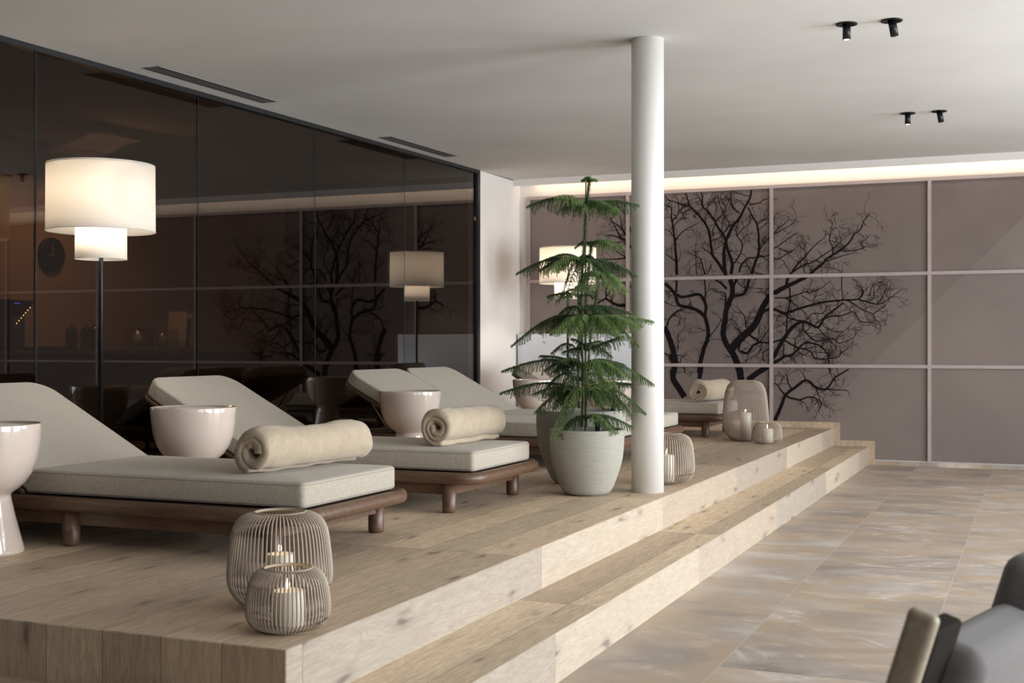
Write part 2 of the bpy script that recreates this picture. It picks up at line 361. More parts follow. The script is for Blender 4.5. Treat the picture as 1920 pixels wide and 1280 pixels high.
def tag(o, label=None, cat=None, group=None, kind=None):
    if label: o['label'] = label
    if cat: o['category'] = cat
    if group: o['group'] = group
    if kind: o['kind'] = kind
    return o
def thing(name, label, cat, loc=(0, 0, 0), rz=0.0, group=None):
    o = bpy.data.objects.new(name, None); COL.objects.link(o); o.location = loc; o.rotation_euler = (0, 0, rz)
    o.empty_display_size = 0.1
    return tag(o, label, cat, group)
def dup(root, loc, rz, label, cat=None, group=None):
    """copy of a thing with its parts and sub-parts"""
    r = root.copy(); COL.objects.link(r); r.location = loc; r.rotation_euler = (0, 0, rz)
    tag(r, label, cat, group)
    for ch in list(root.children):
        c = ch.copy(); COL.objects.link(c); c.parent = r
        for g in list(ch.children):
            d = g.copy(); COL.objects.link(d); d.parent = c
    return r
def struct(name, mb, m, label=None):
    return tag(mb.build(name, m), label, None, None, 'structure')
TREE = """58 47.7 -2.732 0.855 -2.764 0.957 -2.795 1.035 -2.843 1.106
48 37.1 -2.843 1.106 -2.891 1.193 -2.903 1.279 -2.883 1.39 -2.871 1.484 -2.843 1.563 -2.815 1.625 -2.811 1.704 -2.831 1.791
32 13.2 -2.878 1.834 -2.895 1.959 -2.891 2.083 -2.878 2.158 -2.853 2.231 -2.794 2.337 -2.736 2.401 -2.686 2.498 -2.636 2.586 -2.62 2.668
29 8 -2.823 1.841 -2.811 1.949 -2.853 2.074 -2.895 2.224 -2.954 2.31 -2.996 2.394 -3.064 2.48 -3.106 2.524 -3.115 2.608 -3.123 2.671
27 10.7 -2.878 1.842 -2.954 1.96 -3.013 2.045 -3.026 2.146 -3.047 2.263 -3.081 2.348 -3.132 2.416 -3.192 2.486 -3.243 2.538 -3.269 2.615 -3.29 2.67
14 5.4 -3.243 2.538 -3.329 2.559 -3.398 2.587 -3.459 2.606 -3.498 2.65
27 8.1 -3.377 1.845 -3.385 2.014 -3.398 2.182 -3.424 2.377 -3.437 2.428 -3.437 2.521 -3.494 2.557
11 4.3 -3.424 2.394 -3.368 2.459 -3.359 2.543 -3.372 2.619 -3.407 2.663
11 4.3 -3.398 2.182 -3.329 2.273 -3.226 2.328 -3.166 2.359
11 5.4 -3.394 1.989 -3.494 2.059
8 4.3 -3.416 2.242 -3.459 2.294 -3.503 2.308
24 10.5 -2.62 1.837 -2.57 1.984 -2.546 2.065 -2.55 2.237 -2.57 2.345 -2.612 2.412 -2.653 2.504
13 5.2 -2.546 2.065 -2.488 2.153 -2.431 2.201
16 7.8 -2.744 1.856 -2.719 1.93 -2.653 1.994 -2.57 2 -2.431 2.021
13 5.3 -2.803 1.94 -2.728 2.045 -2.715 2.152 -2.761 2.212 -2.773 2.286 -2.744 2.368
11 5.3 -3.004 2.028 -3.064 2.08 -3.115 2.111
11 4.3 -3.089 1.847 -3.106 1.914 -3.132 1.998 -3.174 2.025 -3.243 2.068
7 3.2 -3.174 1.841 -3.183 2.008 -3.183 2.167
10 4.3 -2.903 2.241 -2.844 2.339 -2.886 2.423 -2.937 2.542 -2.954 2.642
8 3.7 -2.979 2.377 -2.912 2.441 -2.878 2.506 -2.928 2.599 -2.912 2.665
8 3.7 -2.769 2.22 -2.711 2.284 -2.636 2.347 -2.636 2.43
10 4.2 -2.636 2.528 -2.562 2.533 -2.505 2.564 -2.439 2.585
8 3.7 -2.562 2.328 -2.472 2.39 -2.439 2.463
7 3.7 -2.546 2.278 -2.455 2.341
12 5.3 -2.744 2.451 -2.811 2.511 -2.823 2.595 -2.828 2.661
7 4.2 -2.636 2.611 -2.728 2.631 -2.819 2.673
10 4.3 -3.004 2.22 -3.004 2.303 -2.971 2.343 -3.038 2.329
8 3.7 -3.013 2.187 -2.928 2.217 -2.912 2.341 -2.886 2.423
9 4.2 -2.546 2.032 -2.472 1.981 -2.431 1.939
8 4.2 -2.678 1.97 -2.628 1.87 -2.505 1.834
8 4.3 -3.115 2.524 -3.149 2.626 -3.209 2.65
10 4.3 -3.021 1.946 -3.072 1.847 -3.115 1.923
68 41.9 -2.819 1.098 -2.724 1.208 -2.63 1.286 -2.567 1.372 -2.52 1.48 -2.481 1.558 -2.431 1.627
41 25.9 -2.395 1.635 -2.384 1.654 -2.27 1.713 -2.187 1.749 -2.098 1.793
25 5.1 -2.113 1.777 -2.033 1.84 -1.938 1.918 -1.874 1.981 -1.772 2.042 -1.686 2.112 -1.632 2.198 -1.57 2.243 -1.547 2.314 -1.489 2.391
21 4.1 -2.277 1.715 -2.257 1.796 -2.217 1.852 -2.169 1.924 -2.097 1.995 -2.017 2.09 -1.93 2.16
13 4.1 -2.209 1.852 -2.129 1.907 -2.017 1.945 -1.922 2.007 -1.827 2.068 -1.749 2.138 -1.772 2.187
10 3.6 -1.839 1.996 -1.831 2.076 -1.863 2.157 -1.843 2.277 -1.835 2.325 -1.855 2.346
10 3.6 -1.89 1.949 -1.788 1.979 -1.71 2.001 -1.624 2.022
10 3 -1.764 2.042 -1.609 2.046 -1.539 2.075 -1.57 2.1 -1.485 2.185
7 3.1 -2.399 2.224 -2.346 2.287 -2.273 2.342 -2.249 2.39
9 3.6 -2.399 2.085 -2.33 2.124 -2.249 2.186 -2.169 2.232
8 3.6 -2.354 2.092 -2.257 2.048 -2.153 2.11
8 3.6 -2.399 1.995 -2.354 1.978 -2.249 2.04 -2.177 2.062
7 3.1 -2.399 2.232 -2.29 2.277 -2.193 2.331
54 43.3 -3.426 0.849 -3.394 0.953 -3.426 1.114 -3.468 1.234 -3.509 1.322
13 10.8 -3.476 1.33 -3.46 1.394 -3.394 1.466 -3.32 1.505
38 26.9 -3.148 0.852 -3.132 0.971 -3.1 1.098 -3.059 1.209 -3.063 1.328 -3.092 1.423 -3.156 1.479 -3.23 1.512 -3.328 1.529
27 27 -3.328 1.529 -3.369 1.561 -3.394 1.65 -3.451 1.715 -3.501 1.764
27 21.6 -3.092 1.423 -3.076 1.518 -3.108 1.606 -3.156 1.646 -3.246 1.632 -3.328 1.625 -3.377 1.65
11 8.5 -3.084 1.574 -3.084 1.685 -3.092 1.796
16 16.2 -3.385 1.666 -3.377 1.802
21 5.3 -2.883 1.524 -2.875 1.602 -2.891 1.658 -2.963 1.663
21 13.3 -2.867 1.697 -2.915 1.745 -2.979 1.79
21 18.5 -2.803 1.703 -2.772 1.789
26 21.1 -2.795 1.625 -2.708 1.639 -2.669 1.685 -2.645 1.787
21 15.8 -2.732 1.075 -2.661 1.059 -2.606 1.13 -2.551 1.169 -2.622 1.224 -2.645 1.247
16 10.5 -2.551 1.169 -2.442 1.161
10 5.2 -2.536 1.169 -2.435 1.309
16 10.5 -2.748 1.075 -2.732 1.153 -2.685 1.192
8 4.3 -3.043 1.217 -2.963 1.319 -2.915 1.406
8 3.7 -3.084 1.28 -3.148 1.304
11 4.2 -2.677 1.31 -2.685 1.412 -2.724 1.467 -2.764 1.514
11 5.3 -2.732 1.255 -2.772 1.35
8 3.1 -2.78 1.782 -2.708 1.717 -2.677 1.709 -2.45 1.689
11 5.4 -3.509 1.057 -3.426 1.017 -3.328 1.034 -3.352 0.954
8 3.2 -3.369 1.074 -3.361 1.154 -3.369 1.25
8 3.8 -3.509 1.579 -3.426 1.538 -3.369 1.537
7 4.2 -2.512 1.169 -2.551 1.06 -2.677 0.981
8 4.2 -2.497 0.974 -2.504 1.052 -2.435 1.114
25 10.2 -2.452 1.472 -2.391 1.487 -2.3 1.448 -2.225 1.47 -2.075 1.513 -1.927 1.549 -1.744 1.569 -1.598 1.575 -1.548 1.633 -1.562 1.678
21 20.9 -2.512 1.449 -2.489 1.472 -2.427 1.495
13 3.5 -1.598 1.575 -1.519 1.551 -1.419 1.528 -1.348 1.549 -1.277 1.599 -1.192 1.668
11 3.5 -1.707 1.569 -1.635 1.53 -1.562 1.478 -1.462 1.432 -1.419 1.365 -1.333 1.372
8 3 -1.455 1.432 -1.383 1.483 -1.333 1.519
7 3 -1.419 1.535 -1.376 1.586 -1.333 1.674
8 3 -1.635 1.456 -1.598 1.396 -1.541 1.351 -1.433 1.365
7 3 -1.49 1.603 -1.455 1.713 -1.376 1.741
7 3 -1.512 1.558 -1.447 1.587 -1.455 1.706
36 25.9 -2.403 1.014 -2.338 1.136 -2.285 1.227 -2.202 1.325 -2.12 1.37
26 10.2 -2.12 1.37 -2.046 1.34 -1.971 1.309 -1.912 1.399 -1.817 1.48 -1.729 1.539
12 7.1 -1.898 1.399 -1.817 1.42 -1.744 1.42 -1.671 1.449 -1.635 1.456
8 4.1 -2.075 1.385 -2.023 1.445 -1.927 1.444 -1.883 1.526
10 5.1 -2.001 1.339 -1.898 1.414
14 10.4 -2.128 1.37 -2.232 1.394 -2.293 1.44
13 4.1 -2.113 1.355 -2.113 1.295 -2.06 1.227 -2.001 1.181 -1.957 1.174 -1.905 1.196 -1.817 1.196 -1.78 1.158 -1.707 1.173 -1.635 1.21 -1.613 1.248
9 4.1 -1.971 1.302 -1.912 1.234 -1.868 1.196 -1.831 1.144
8 3.1 -1.927 1.331 -1.853 1.278 -1.795 1.263 -1.722 1.278 -1.656 1.337
15 7.2 -2.308 1.197 -2.202 1.128 -2.128 1.106 -2.046 1.076 -2.008 1.016 -1.927 1.001 -1.868 1.009 -1.78 1.024 -1.751 1.076
21 10.3 -2.403 0.961 -2.3 1.022 -2.21 1.053 -2.128 1.136 -2.06 1.159 -1.942 1.121 -1.861 1.024
9 7.2 -1.875 1.001 -1.861 0.866
14 10.4 -2.236 1.584 -2.263 1.455 -2.278 1.265
12 10.4 -2.248 1.698 -2.236 1.584
16 12.5 -2.406 1.167 -2.315 1.197
10 8.3 -2.3 1.151 -2.308 1.022
11 3.6 -2.391 1.601 -2.285 1.599 -2.15 1.635 -2.09 1.657 -2.046 1.649 -1.927 1.699 -1.853 1.758
7 3.1 -2.128 1.62 -2.038 1.566 -1.986 1.61 -1.875 1.653
8 5.2 -2.285 1.599 -2.15 1.499 -2.083 1.43 -2.083 1.385
8 6.1 -1.747 1.786 -1.747 1.674 -1.736 1.576
6 3.1 -1.745 1.786 -1.741 1.866
8 3.6 -2.15 1.068 -2.113 1.038 -2.046 1.076
8 3.6 -2.202 1.121 -2.18 1.204 -2.15 1.265
7 3.1 -1.971 1.068 -1.883 1.061 -1.817 1.039
31 10.2 -2.389 0.396 -2.341 0.506 -2.287 0.643 -2.207 0.712 -2.086 0.794 -1.994 0.728 -1.888 0.716 -1.809 0.824 -1.679 0.905
18 5.2 -2.287 0.643 -2.22 0.617 -2.14 0.605 -2.06 0.633 -1.994 0.621 -1.941 0.581 -1.967 0.5
16 5.2 -2.287 0.643 -2.369 0.75 -2.396 0.764
13 4.2 -2.22 0.698 -2.26 0.779 -2.274 0.86
10 3.6 -2.086 0.794 -2.126 0.875
10 3.6 -1.994 0.728 -1.954 0.608
10 3.6 -1.888 0.716 -1.692 0.699
8 4.1 -1.875 1.024 -1.855 0.904 -1.836 0.81
47 41.9 -2.656 0.788 -2.546 0.871 -2.436 0.94
21 15.6 -2.402 0.954 -2.314 1.009
58 52.8 -2.725 0.787 -2.732 0.87 -2.746 0.938
54 43.2 -3.296 0.613 -3.375 0.724 -3.419 0.808 -3.404 0.92 -3.448 1.047
37 37.4 -3.146 0.797 -3.125 0.922
16 8.1 -3.31 0.949 -3.289 0.851
33 11.1 -3.918 1.547 -4.009 1.548 -4.074 1.58 -4.139 1.612 -4.227 1.571
17 8.3 -4.128 1.611 -4.134 1.735
11 5.5 -4.074 1.58 -4.053 1.672 -4.063 1.724
17 5.5 -3.918 2.266 -3.966 2.339 -4.02 2.383 -4.085 2.421
14 5.5 -3.977 2.247 -4.042 2.373 -4.074 2.426 -4.101 2.489
11 5.5 -3.955 2.329 -3.977 2.463
17 5.5 -3.918 2.214 -3.977 2.237 -4.063 2.271 -4.134 2.263
11 4.4 -3.977 2.196 -4.074 2.199
14 5.5 -3.918 2.03 -4.063 2.023 -4.205 2.037
11 4.4 -3.918 2.04 -3.988 2.083 -4.042 2.136
11 5.5 -3.918 2.173 -3.955 2.216
11 5.5 -3.861 2.295 -3.875 2.357
16 5.5 -3.861 2.131 -3.875 2.172
11 5.5 -3.861 1.751 -3.875 1.721"""
DAY, COVE, LAMP, REAR, EXPO = 228.0, 5.5, 12.0, 36.0, 0.0

# ------------------------------------------------------------ the room
XG = -5.12                     # plane of the glass partition
YF = 12.36                     # far wall
XR = 3.5                       # window wall
YB = -2.6
b = MB().box((XG - 0.06, YB, -0.1), (XR + 0.3, YF + 0.1, 0.0)); struct('floor', b, stone_tiles(), 'marbled beige stone tile floor below the wooden steps')
b = MB()
for y0, y1 in ((YB - 0.1, YF + 0.2),):
    vs = [(x, y, CEIL(y) + dz) for dz in (0, 0.15) for x, y in ((-7.9, y0), (XR + 0.3, y0), (XR + 0.3, y1), (-7.9, y1))]
    b.add(vs, [(0, 3, 2, 1)[::-1][::-1], (4, 5, 6, 7), (0, 1, 5, 4), (1, 2, 6, 5), (2, 3, 7, 6), (3, 0, 4, 7)], 0, False)
struct('ceiling', b, CEILM, 'smooth grey plaster ceiling')
struct('wall_far', MB().box((-7.9, YF, 0), (XR + 0.3, YF + 0.1, 2.9)), WHITE, 'far wall behind the tree mural')
b = MB().box((XG - 0.10, 11.30, 0.0), (XG + 0.02, YF, CEIL(11.3)))
struct('wall_left', b, WHITE, 'pale plaster pier between the dark glass and the far corner')
struct('wall_back', MB().box((-7.9, YB - 0.1, 0), (XR + 0.3, YB, 2.75)), DKCAB)
b = MB().box((XR, YB, 0), (XR + 0.14, YF, 0.12)); b.box((XR, YB, 2.55), (XR + 0.14, YF, 2.68))
for y0, y1 in ((YB, -1.6), (1.55, 1.75), (4.9, 5.1), (8.25, 8.45), (11.4, YF)): b.box((XR, y0, 0.12), (XR + 0.14, y1, 2.55))
struct('wall_right', b, WHITE)
for i, (y0, y1) in enumerate(((-1.6, 1.55), (1.75, 4.9), (5.1, 8.25), (8.45, 11.4))):
    b = MB()
    for yy in (y0, (y0 + y1) / 2 - 0.03, y1 - 0.06): b.box((XR + 0.03, yy, 0.12), (XR + 0.09, yy + 0.06, 2.55))
    for zz in (0.12, 2.49): b.box((XR + 0.03, y0, zz), (XR + 0.09, y1, zz + 0.06))
    struct('window_%d' % (i + 1), b, DARKM)
    la = bpy.data.lights.new('daylight', 'AREA'); la.shape = 'RECTANGLE'; la.size = y1 - y0 - 0.1; la.size_y = 2.3
    la.energy = (DAY * (0.34, 0.92, 1.18, 0.75)[i]); la.color = (0.93, 0.965, 1.0); la.spread = R(150)
    lo = bpy.data.objects.new('daylight_window', la); COL.objects.link(lo)
    lo.location = (XR + 0.22, (y0 + y1) / 2, 1.33); lo.rotation_euler = Euler((0, R(90), 0))

# wooden platform with one step
W_TOP = wood_planks('oak_boards_top', (1, 0), 1.9, 0.202, 0.37, (0.46, 0.37, 0.27), (0.44, 0.345, 0.255), (0.70, 0.575, 0.44), loc=(0.6, 1.82 + 20.2))
W_RIS = wood_planks('oak_boards_riser', (1, 2), 1.75, 4.0, 0.0, (0.44, 0.385, 0.32), (0.43, 0.365, 0.295), (0.545, 0.485, 0.41), loc=(0.62, 2.0))
W_RIS2 = wood_planks('oak_boards_riser_low', (1, 2), 1.93, 4.0, 0.0, (0.44, 0.385, 0.32), (0.43, 0.365, 0.295), (0.545, 0.485, 0.41), loc=(1.86, 2.3))
W_END = wood_planks('oak_boards_end', (2, 0), 5.0, 0.202, 0.0, (0.44, 0.35, 0.26), (0.40, 0.325, 0.245), (0.62, 0.52, 0.40), loc=(2.0, 1.82 + 20.2))
def deck(x0, x1, y0, y1, z, mats, name, label, t=0.16):
    """a boarded block; faces: top, front riser, near end"""
    e = 0.003
    b = MB()
    vs = [(x0, y0, z), (x1 - e, y0 + e, z), (x1 - e, y1, z), (x0, y1, z), (x1, y0 + e, z - e), (x1, y1, z - e), (x1, y0 + e, z - t), (x1, y1, z - t),
          (x0, y0, z - e), (x1 - e, y0, z - e), (x0, y0, z - t), (x1 - e, y0, z - t), (x0, y0 + e, z), (x0, y1, z - t)]
    b.add(vs, [(12, 1, 2, 3), (1, 4, 5, 2), (4, 6, 7, 5), (8, 9, 1, 12), (10, 11, 9, 8), (9, 4, 1), (11, 6, 4, 9)], 0, False)
    b.mi[-7:] = [0, 1, 1, 2, 2, 1, 1]
    o = b.build(name, mats); return tag(o, label, None, None, 'structure')
deck(XG + 0.0, -1.82, 2.80, YF - 0.01, PZ, [W_TOP, W_RIS, W_END], 'floor_platform', 'raised oak platform under the loungers', 0.34)
deck(XG + 0.0, -1.495, 2.465, YF - 0.01, SZ, [W_TOP, W_RIS2, W_END], 'floor_step', 'oak step running along the platform', 0.17)
b = MB(); y0, y1 = YF - 0.035, YF
b.box((XG + 0.02, y0, PZ), (-1.764, y1, PZ + 0.055)); b.box((-1.82, y0, SZ), (-1.764, y1, PZ))
b.box((-1.764, y0, SZ), (-1.44, y1, SZ + 0.055)); b.box((-1.495, y0, 0), (-1.44, y1, SZ))
struct('baseboard_far', b, W_TOP, 'oak skirting stepping down with the platform')
struct('baseboard_right', MB().box((-1.44, YF - 0.03, 0), (XR, YF, 0.035)), MATS['stone_tile'], 'low stone skirting under the mural')

# glass partition
seams = [-2.6, -0.43, 1.02, 2.47, 3.92, 5.37, 6.82, 8.27, 9.74, 11.24]
for i in range(len(seams) - 1):
    ya, yb = seams[i] + 0.003, seams[i + 1] - 0.003
    b = MB().box((XG - 0.006, ya, PZ + 0.02 if yb > 2.8 else 0.02), (XG + 0.006, yb, CEIL(ya) - 0.02))
    struct('window_%d' % (i + 5), b, TGLASS, 'bronze tinted glass pane')
    if i: struct('trim_%d' % (i + 3), MB().box((XG - 0.008, seams[i] - 0.003, PZ), (XG + 0.007, seams[i] + 0.003, CEIL(seams[i]) - 0.02)), DARKM, 'dark silicone joint between two panes')
b = MB(); z0 = CEIL(YB); z1 = CEIL(11.3)
vs = [(x, y, z + dz) for y, z in ((YB, z0), (11.3, z1)) for x, dz in ((XG - 0.03, -0.032), (XG + 0.03, -0.032), (XG + 0.03, 0.0), (XG - 0.03, 0.0))]
b.add(vs, [(0, 1, 2, 3), (7, 6, 5, 4), (0, 4, 5, 1), (1, 5, 6, 2), (2, 6, 7, 3), (3, 7, 4, 0)], 0, False)
b.box((XG - 0.03, 11.24, PZ), (XG + 0.03, 11.30, z1 - 0.03)); b.box((XG - 0.02, 2.8, PZ), (XG + 0.02, 11.24, PZ + 0.02))
struct('trim_1', b, DARKM, 'black metal frame around the dark glass')

# ceiling fascia with hidden light strip
b = MB(); yy = YF - 0.20
b.box((XG + 0.02, yy, CEIL(yy) - 0.066), (XR, yy + 0.018, CEIL(yy) + 0.01)); b.box((XG + 0.021, YF - 0.02, CEIL(yy)+0.0), (XR, YF, CEIL(yy) + 0.012))
struct('trim_2', b, WHITE, 'pale ceiling fascia hiding the light strip')
c = thing('cove_light', 'warm light strip hidden above the tree mural along the ceiling', 'light', (0, yy + 0.018, CEIL(yy)))
MB().box((XG + 0.14, 0.004, -0.022), (XR - 0.05, 0.022, -0.010)).build('light_strip', LEDM, c)
MB().box((XG + 0.12, 0.0, -0.012), (XR - 0.03, 0.03, 0.004)).build('mounting_rail', STEEL, c)
la = bpy.data.lights.new('cove', 'AREA'); la.shape = 'RECTANGLE'; la.size = 8.3; la.size_y = 0.03; la.energy = COVE; la.color = (1.0, 0.73, 0.48)
lo = bpy.data.objects.new('cove_glow', la); COL.objects.link(lo); lo.location = ((XG + XR) / 2 + 0.05, YF - 0.06, CEIL(yy) - 0.018); lo.rotation_euler = (R(12), 0, 0)

# column
c = thing('column', 'round white floor to ceiling column beside the potted pines', 'column', (-1.969, 6.592, PZ))
MB().lathe([(0.0885, 0.0), (0.0885, CEIL(6.6) - PZ)], 72).build('shaft', COLM, c)

# tree mural
c = thing('wall_mural', 'mauve panelled wall mural printed with black bare trees', 'mural', (-2.4, YF - 0.02, 1.4))
O = Vector(c.location)
ms = [-4.995, -3.895, -2.422, -0.945, 0.53, 2.0, 3.4]; zs = [0.05, 0.935, 1.81, 2.69]
for i in range(len(ms) - 1):
    for j in range(3):
        za = zs[j] if j or ms[i + 1] > -1.3 else 0.05
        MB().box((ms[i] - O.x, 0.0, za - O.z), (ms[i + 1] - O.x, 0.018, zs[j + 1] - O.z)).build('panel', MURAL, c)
b = MB()
for i, x in enumerate(ms):
    w = 0.016; b.box((x - w - O.x, -0.022, zs[0] - O.z), (x + w - O.x, 0.001, zs[-1] + 0.016 - O.z))
for z in zs[1:]: b.box((ms[0] - 0.016 - O.x, -0.021, z - 0.016 - O.z), (ms[-1] - O.x, 0.001, z + 0.016 - O.z))
b.build('moulding', FRAMEP, c, )
rnd = random.Random(5)
b = MB()
XMIN, XMAX, ZMAX = ms[0] + 0.02, ms[-1], 2.675
cnt = [0]
def stroke(pts, w0, w1):
    """flat printed stroke of varying width"""
    n = len(pts); vs = []; cnt[0] += 1
    lift = -0.0012 - 0.000004 * (cnt[0] % 200)
    L = [0.0]
    for i in range(1, n): L.append(L[-1] + math.hypot(pts[i][0] - pts[i-1][0], pts[i][1] - pts[i-1][1]))
    for i in range(n):
        a = pts[max(i - 1, 0)]; c2 = pts[min(i + 1, n - 1)]
        dx, dz = c2[0] - a[0], c2[1] - a[1]; l = math.hypot(dx, dz) or 1
        w = (w0 + (w1 - w0) * L[i] / (L[-1] or 1)) / 2
        for s in (-1, 1): vs.append((pts[i][0] - s * dz / l * w - O.x, lift, min(pts[i][1] + s * dx / l * w, ZMAX) - O.z))
    b.add(vs, [(2 * i, 2 * i + 1, 2 * i + 3, 2 * i + 2) for i in range(n - 1)], 0, False)
def smooth(p, k=4):
    out = []
    for i in range(len(p) - 1):
        p0 = p[max(i - 1, 0)]; p1 = p[i]; p2 = p[i + 1]; p3 = p[min(i + 2, len(p) - 1)]
        for j in range(k):
            t = j / k
            out.append(tuple(0.5 * (2 * p1[q] + (p2[q] - p0[q]) * t + (2 * p0[q] - 5 * p1[q] + 4 * p2[q] - p3[q]) * t * t + (3 * p1[q] - p0[q] - 3 * p2[q] + p3[q]) * t ** 3) for q in range(len(p1))))
    return out + [tuple(p[-1])]
def twig(x, z, a, l, w, lev):
    pts = [(x, z)]; n = 5; bend = rnd.uniform(-0.35, 0.35)
    for i in range(n):
        a += bend + rnd.uniform(-0.38, 0.38); x += math.cos(a) * l / n; z += math.sin(a) * l / n; pts.append((x, z))
        if lev and i > 0 and rnd.random() < 0.62: twig(x, z, a + rnd.choice((-1, 1)) * rnd.uniform(0.5, 1.0), l * rnd.uniform(0.35, 0.6), w * 0.6, lev - 1)
    if z < ZMAX: stroke(pts, w, max(w * 0.35, 0.0012))
for ln in TREE.strip().split('\n'):
    v = [float(q) for q in ln.split()]
    w0, w1 = v[0] / 1000, v[1] / 1000
    p = smooth([(v[i] , v[i + 1]) for i in range(2, len(v), 2)])
    p = [(x + rnd.uniform(-1, 1) * 0.0025, z + rnd.uniform(-1, 1) * 0.0025) for x, z in p]
    stroke(p, w0 * 1.2, max(w1 * 1.25, 0.0038))
    n = len(p)
    for i in range(1, n):
        f = i / n; wl = w0 + (w1 - w0) * f
        pr = 0.55 if wl < 0.013 else (0.28 if wl < 0.025 else 0.08)
        if rnd.random() < pr:
            a = math.atan2(p[i][1] - p[i-1][1], p[i][0] - p[i-1][0]) + rnd.choice((-1, 1)) * rnd.uniform(0.45, 1.15)
            twig(p[i][0], p[i][1], a, rnd.uniform(0.05, 0.19), min(0.0075, max(wl * 0.5, 0.003)), 2)
tp = b.build('tree_print', INK, c); tag(tp, 'black printed branches of bare trees')

# ceiling vents
def vent(x, y0, y1, label):
    zc = CEIL((y0 + y1) / 2); c = thing('air_vent', label, 'vent', (x, (y0 + y1) / 2, zc), 0, 'linear slot vents along the dark glass')
    c.rotation_euler = (math.atan(0.0125), 0, 0)
    h = (y1 - y0) / 2; w = 0.064
    MB().box((-w, -h, -0.003), (-w + 0.007, h, 0.002)).box((w - 0.007, -h, -0.003), (w, h, 0.002)).box((-w, -h, -0.003), (w, -h + 0.010, 0.002)).box((-w, h - 0.010, -0.003), (w, h, 0.002)).build('frame', GREYST, c)
    MB().box((-w + 0.005, -h + 0.005, -0.002), (w - 0.005, h - 0.005, 0.002)).build('slot', VOID, c)
    for k in (-0.027, 0.0, 0.027): MB().box((k - 0.0025, -h + 0.01, -0.003), (k + 0.0025, h - 0.01, -0.0015)).build('louvre', GREYST, c)
vent(-4.895, 6.06, 7.33, 'long slotted ceiling vent nearer the camera above the dark glass')
vent(-4.92, 9.02, 10.28, 'farther slotted ceiling vent above the two joined backrests')

# ceiling spotlights
def spot(x, y, tilt, az, label, lit):
    c = thing('ceiling_spotlight', label, 'spotlight', (x, y, CEIL(y)), 0, 'black ceiling spotlights')
    MB().lathe([(0.0, -0.001), (0.054, -0.001), (0.055, -0.003), (0.055, -0.006), (0.044, -0.0065), (0.042, -0.002), (0.0, -0.0018)][::-1], 32).build('ring', BLK, c)
    M = Matrix.Rotation(az, 4, 'Z') @ Matrix.Rotation(tilt, 4, 'Y')
    MB().lathe([(0.017, -0.082), (0.0205, -0.083), (0.0205, 0.0), (0.0, 0.0)], 28, M=M).build('barrel', BLK, c)
    MB().lathe([(0.0, -0.080), (0.016, -0.0835)], 24, M=M).build('lens', SPOTE if lit else VOID, c)
    if lit:
        l = bpy.data.lights.new('spot', 'SPOT'); l.energy = 16; l.spot_size = R(60); l.spot_blend = 0.6; l.color = (1, 0.84, 0.64); l.shadow_soft_size = 0.02
        lo = bpy.data.objects.new('spot_beam', l); COL.objects.link(lo); lo.parent = c; lo.location = (0, 0, -0.09)
spot(-0.92, 6.67, R(0), 0, 'black ceiling spotlight pointing straight down, left of the nearer pair', True)
spot(-0.697, 6.69, R(-10), 0, 'black tilted ceiling spotlight, right of the nearer pair', False)
spot(-0.889, 9.62, R(0), 0, 'black ceiling spotlight pointing straight down, left of the farther pair', True)
spot(-0.67, 9.625, R(-10), 0, 'black tilted ceiling spotlight, right of the farther pair', False)

# white cabinet on the far wall
c = thing('wall_cabinet', 'low white lacquered cabinet under the left end of the mural', 'cabinet', (-4.40, YF - 0.075, PZ + 0.056))
H = 1.255 - PZ - 0.056
MB().box((-0.675, -0.06, 0), (0.675, 0.05, H), bev=0.004).build('body', CABW, c)
d = MB().box((-0.64, -0.072, 0.03), (0.64, -0.060, H - 0.035), bev=0.003).build('door', CABW, c)
MB().lathe([(0.0, 0.0), (0.010, 0.0), (0.011, 0.018), (0.0, 0.021)][:], 16, M=Matrix.Translation((-0.36, -0.071, H - 0.085)) @ Matrix.Rotation(R(90), 4, 'X')).build('knob', STEEL, d)

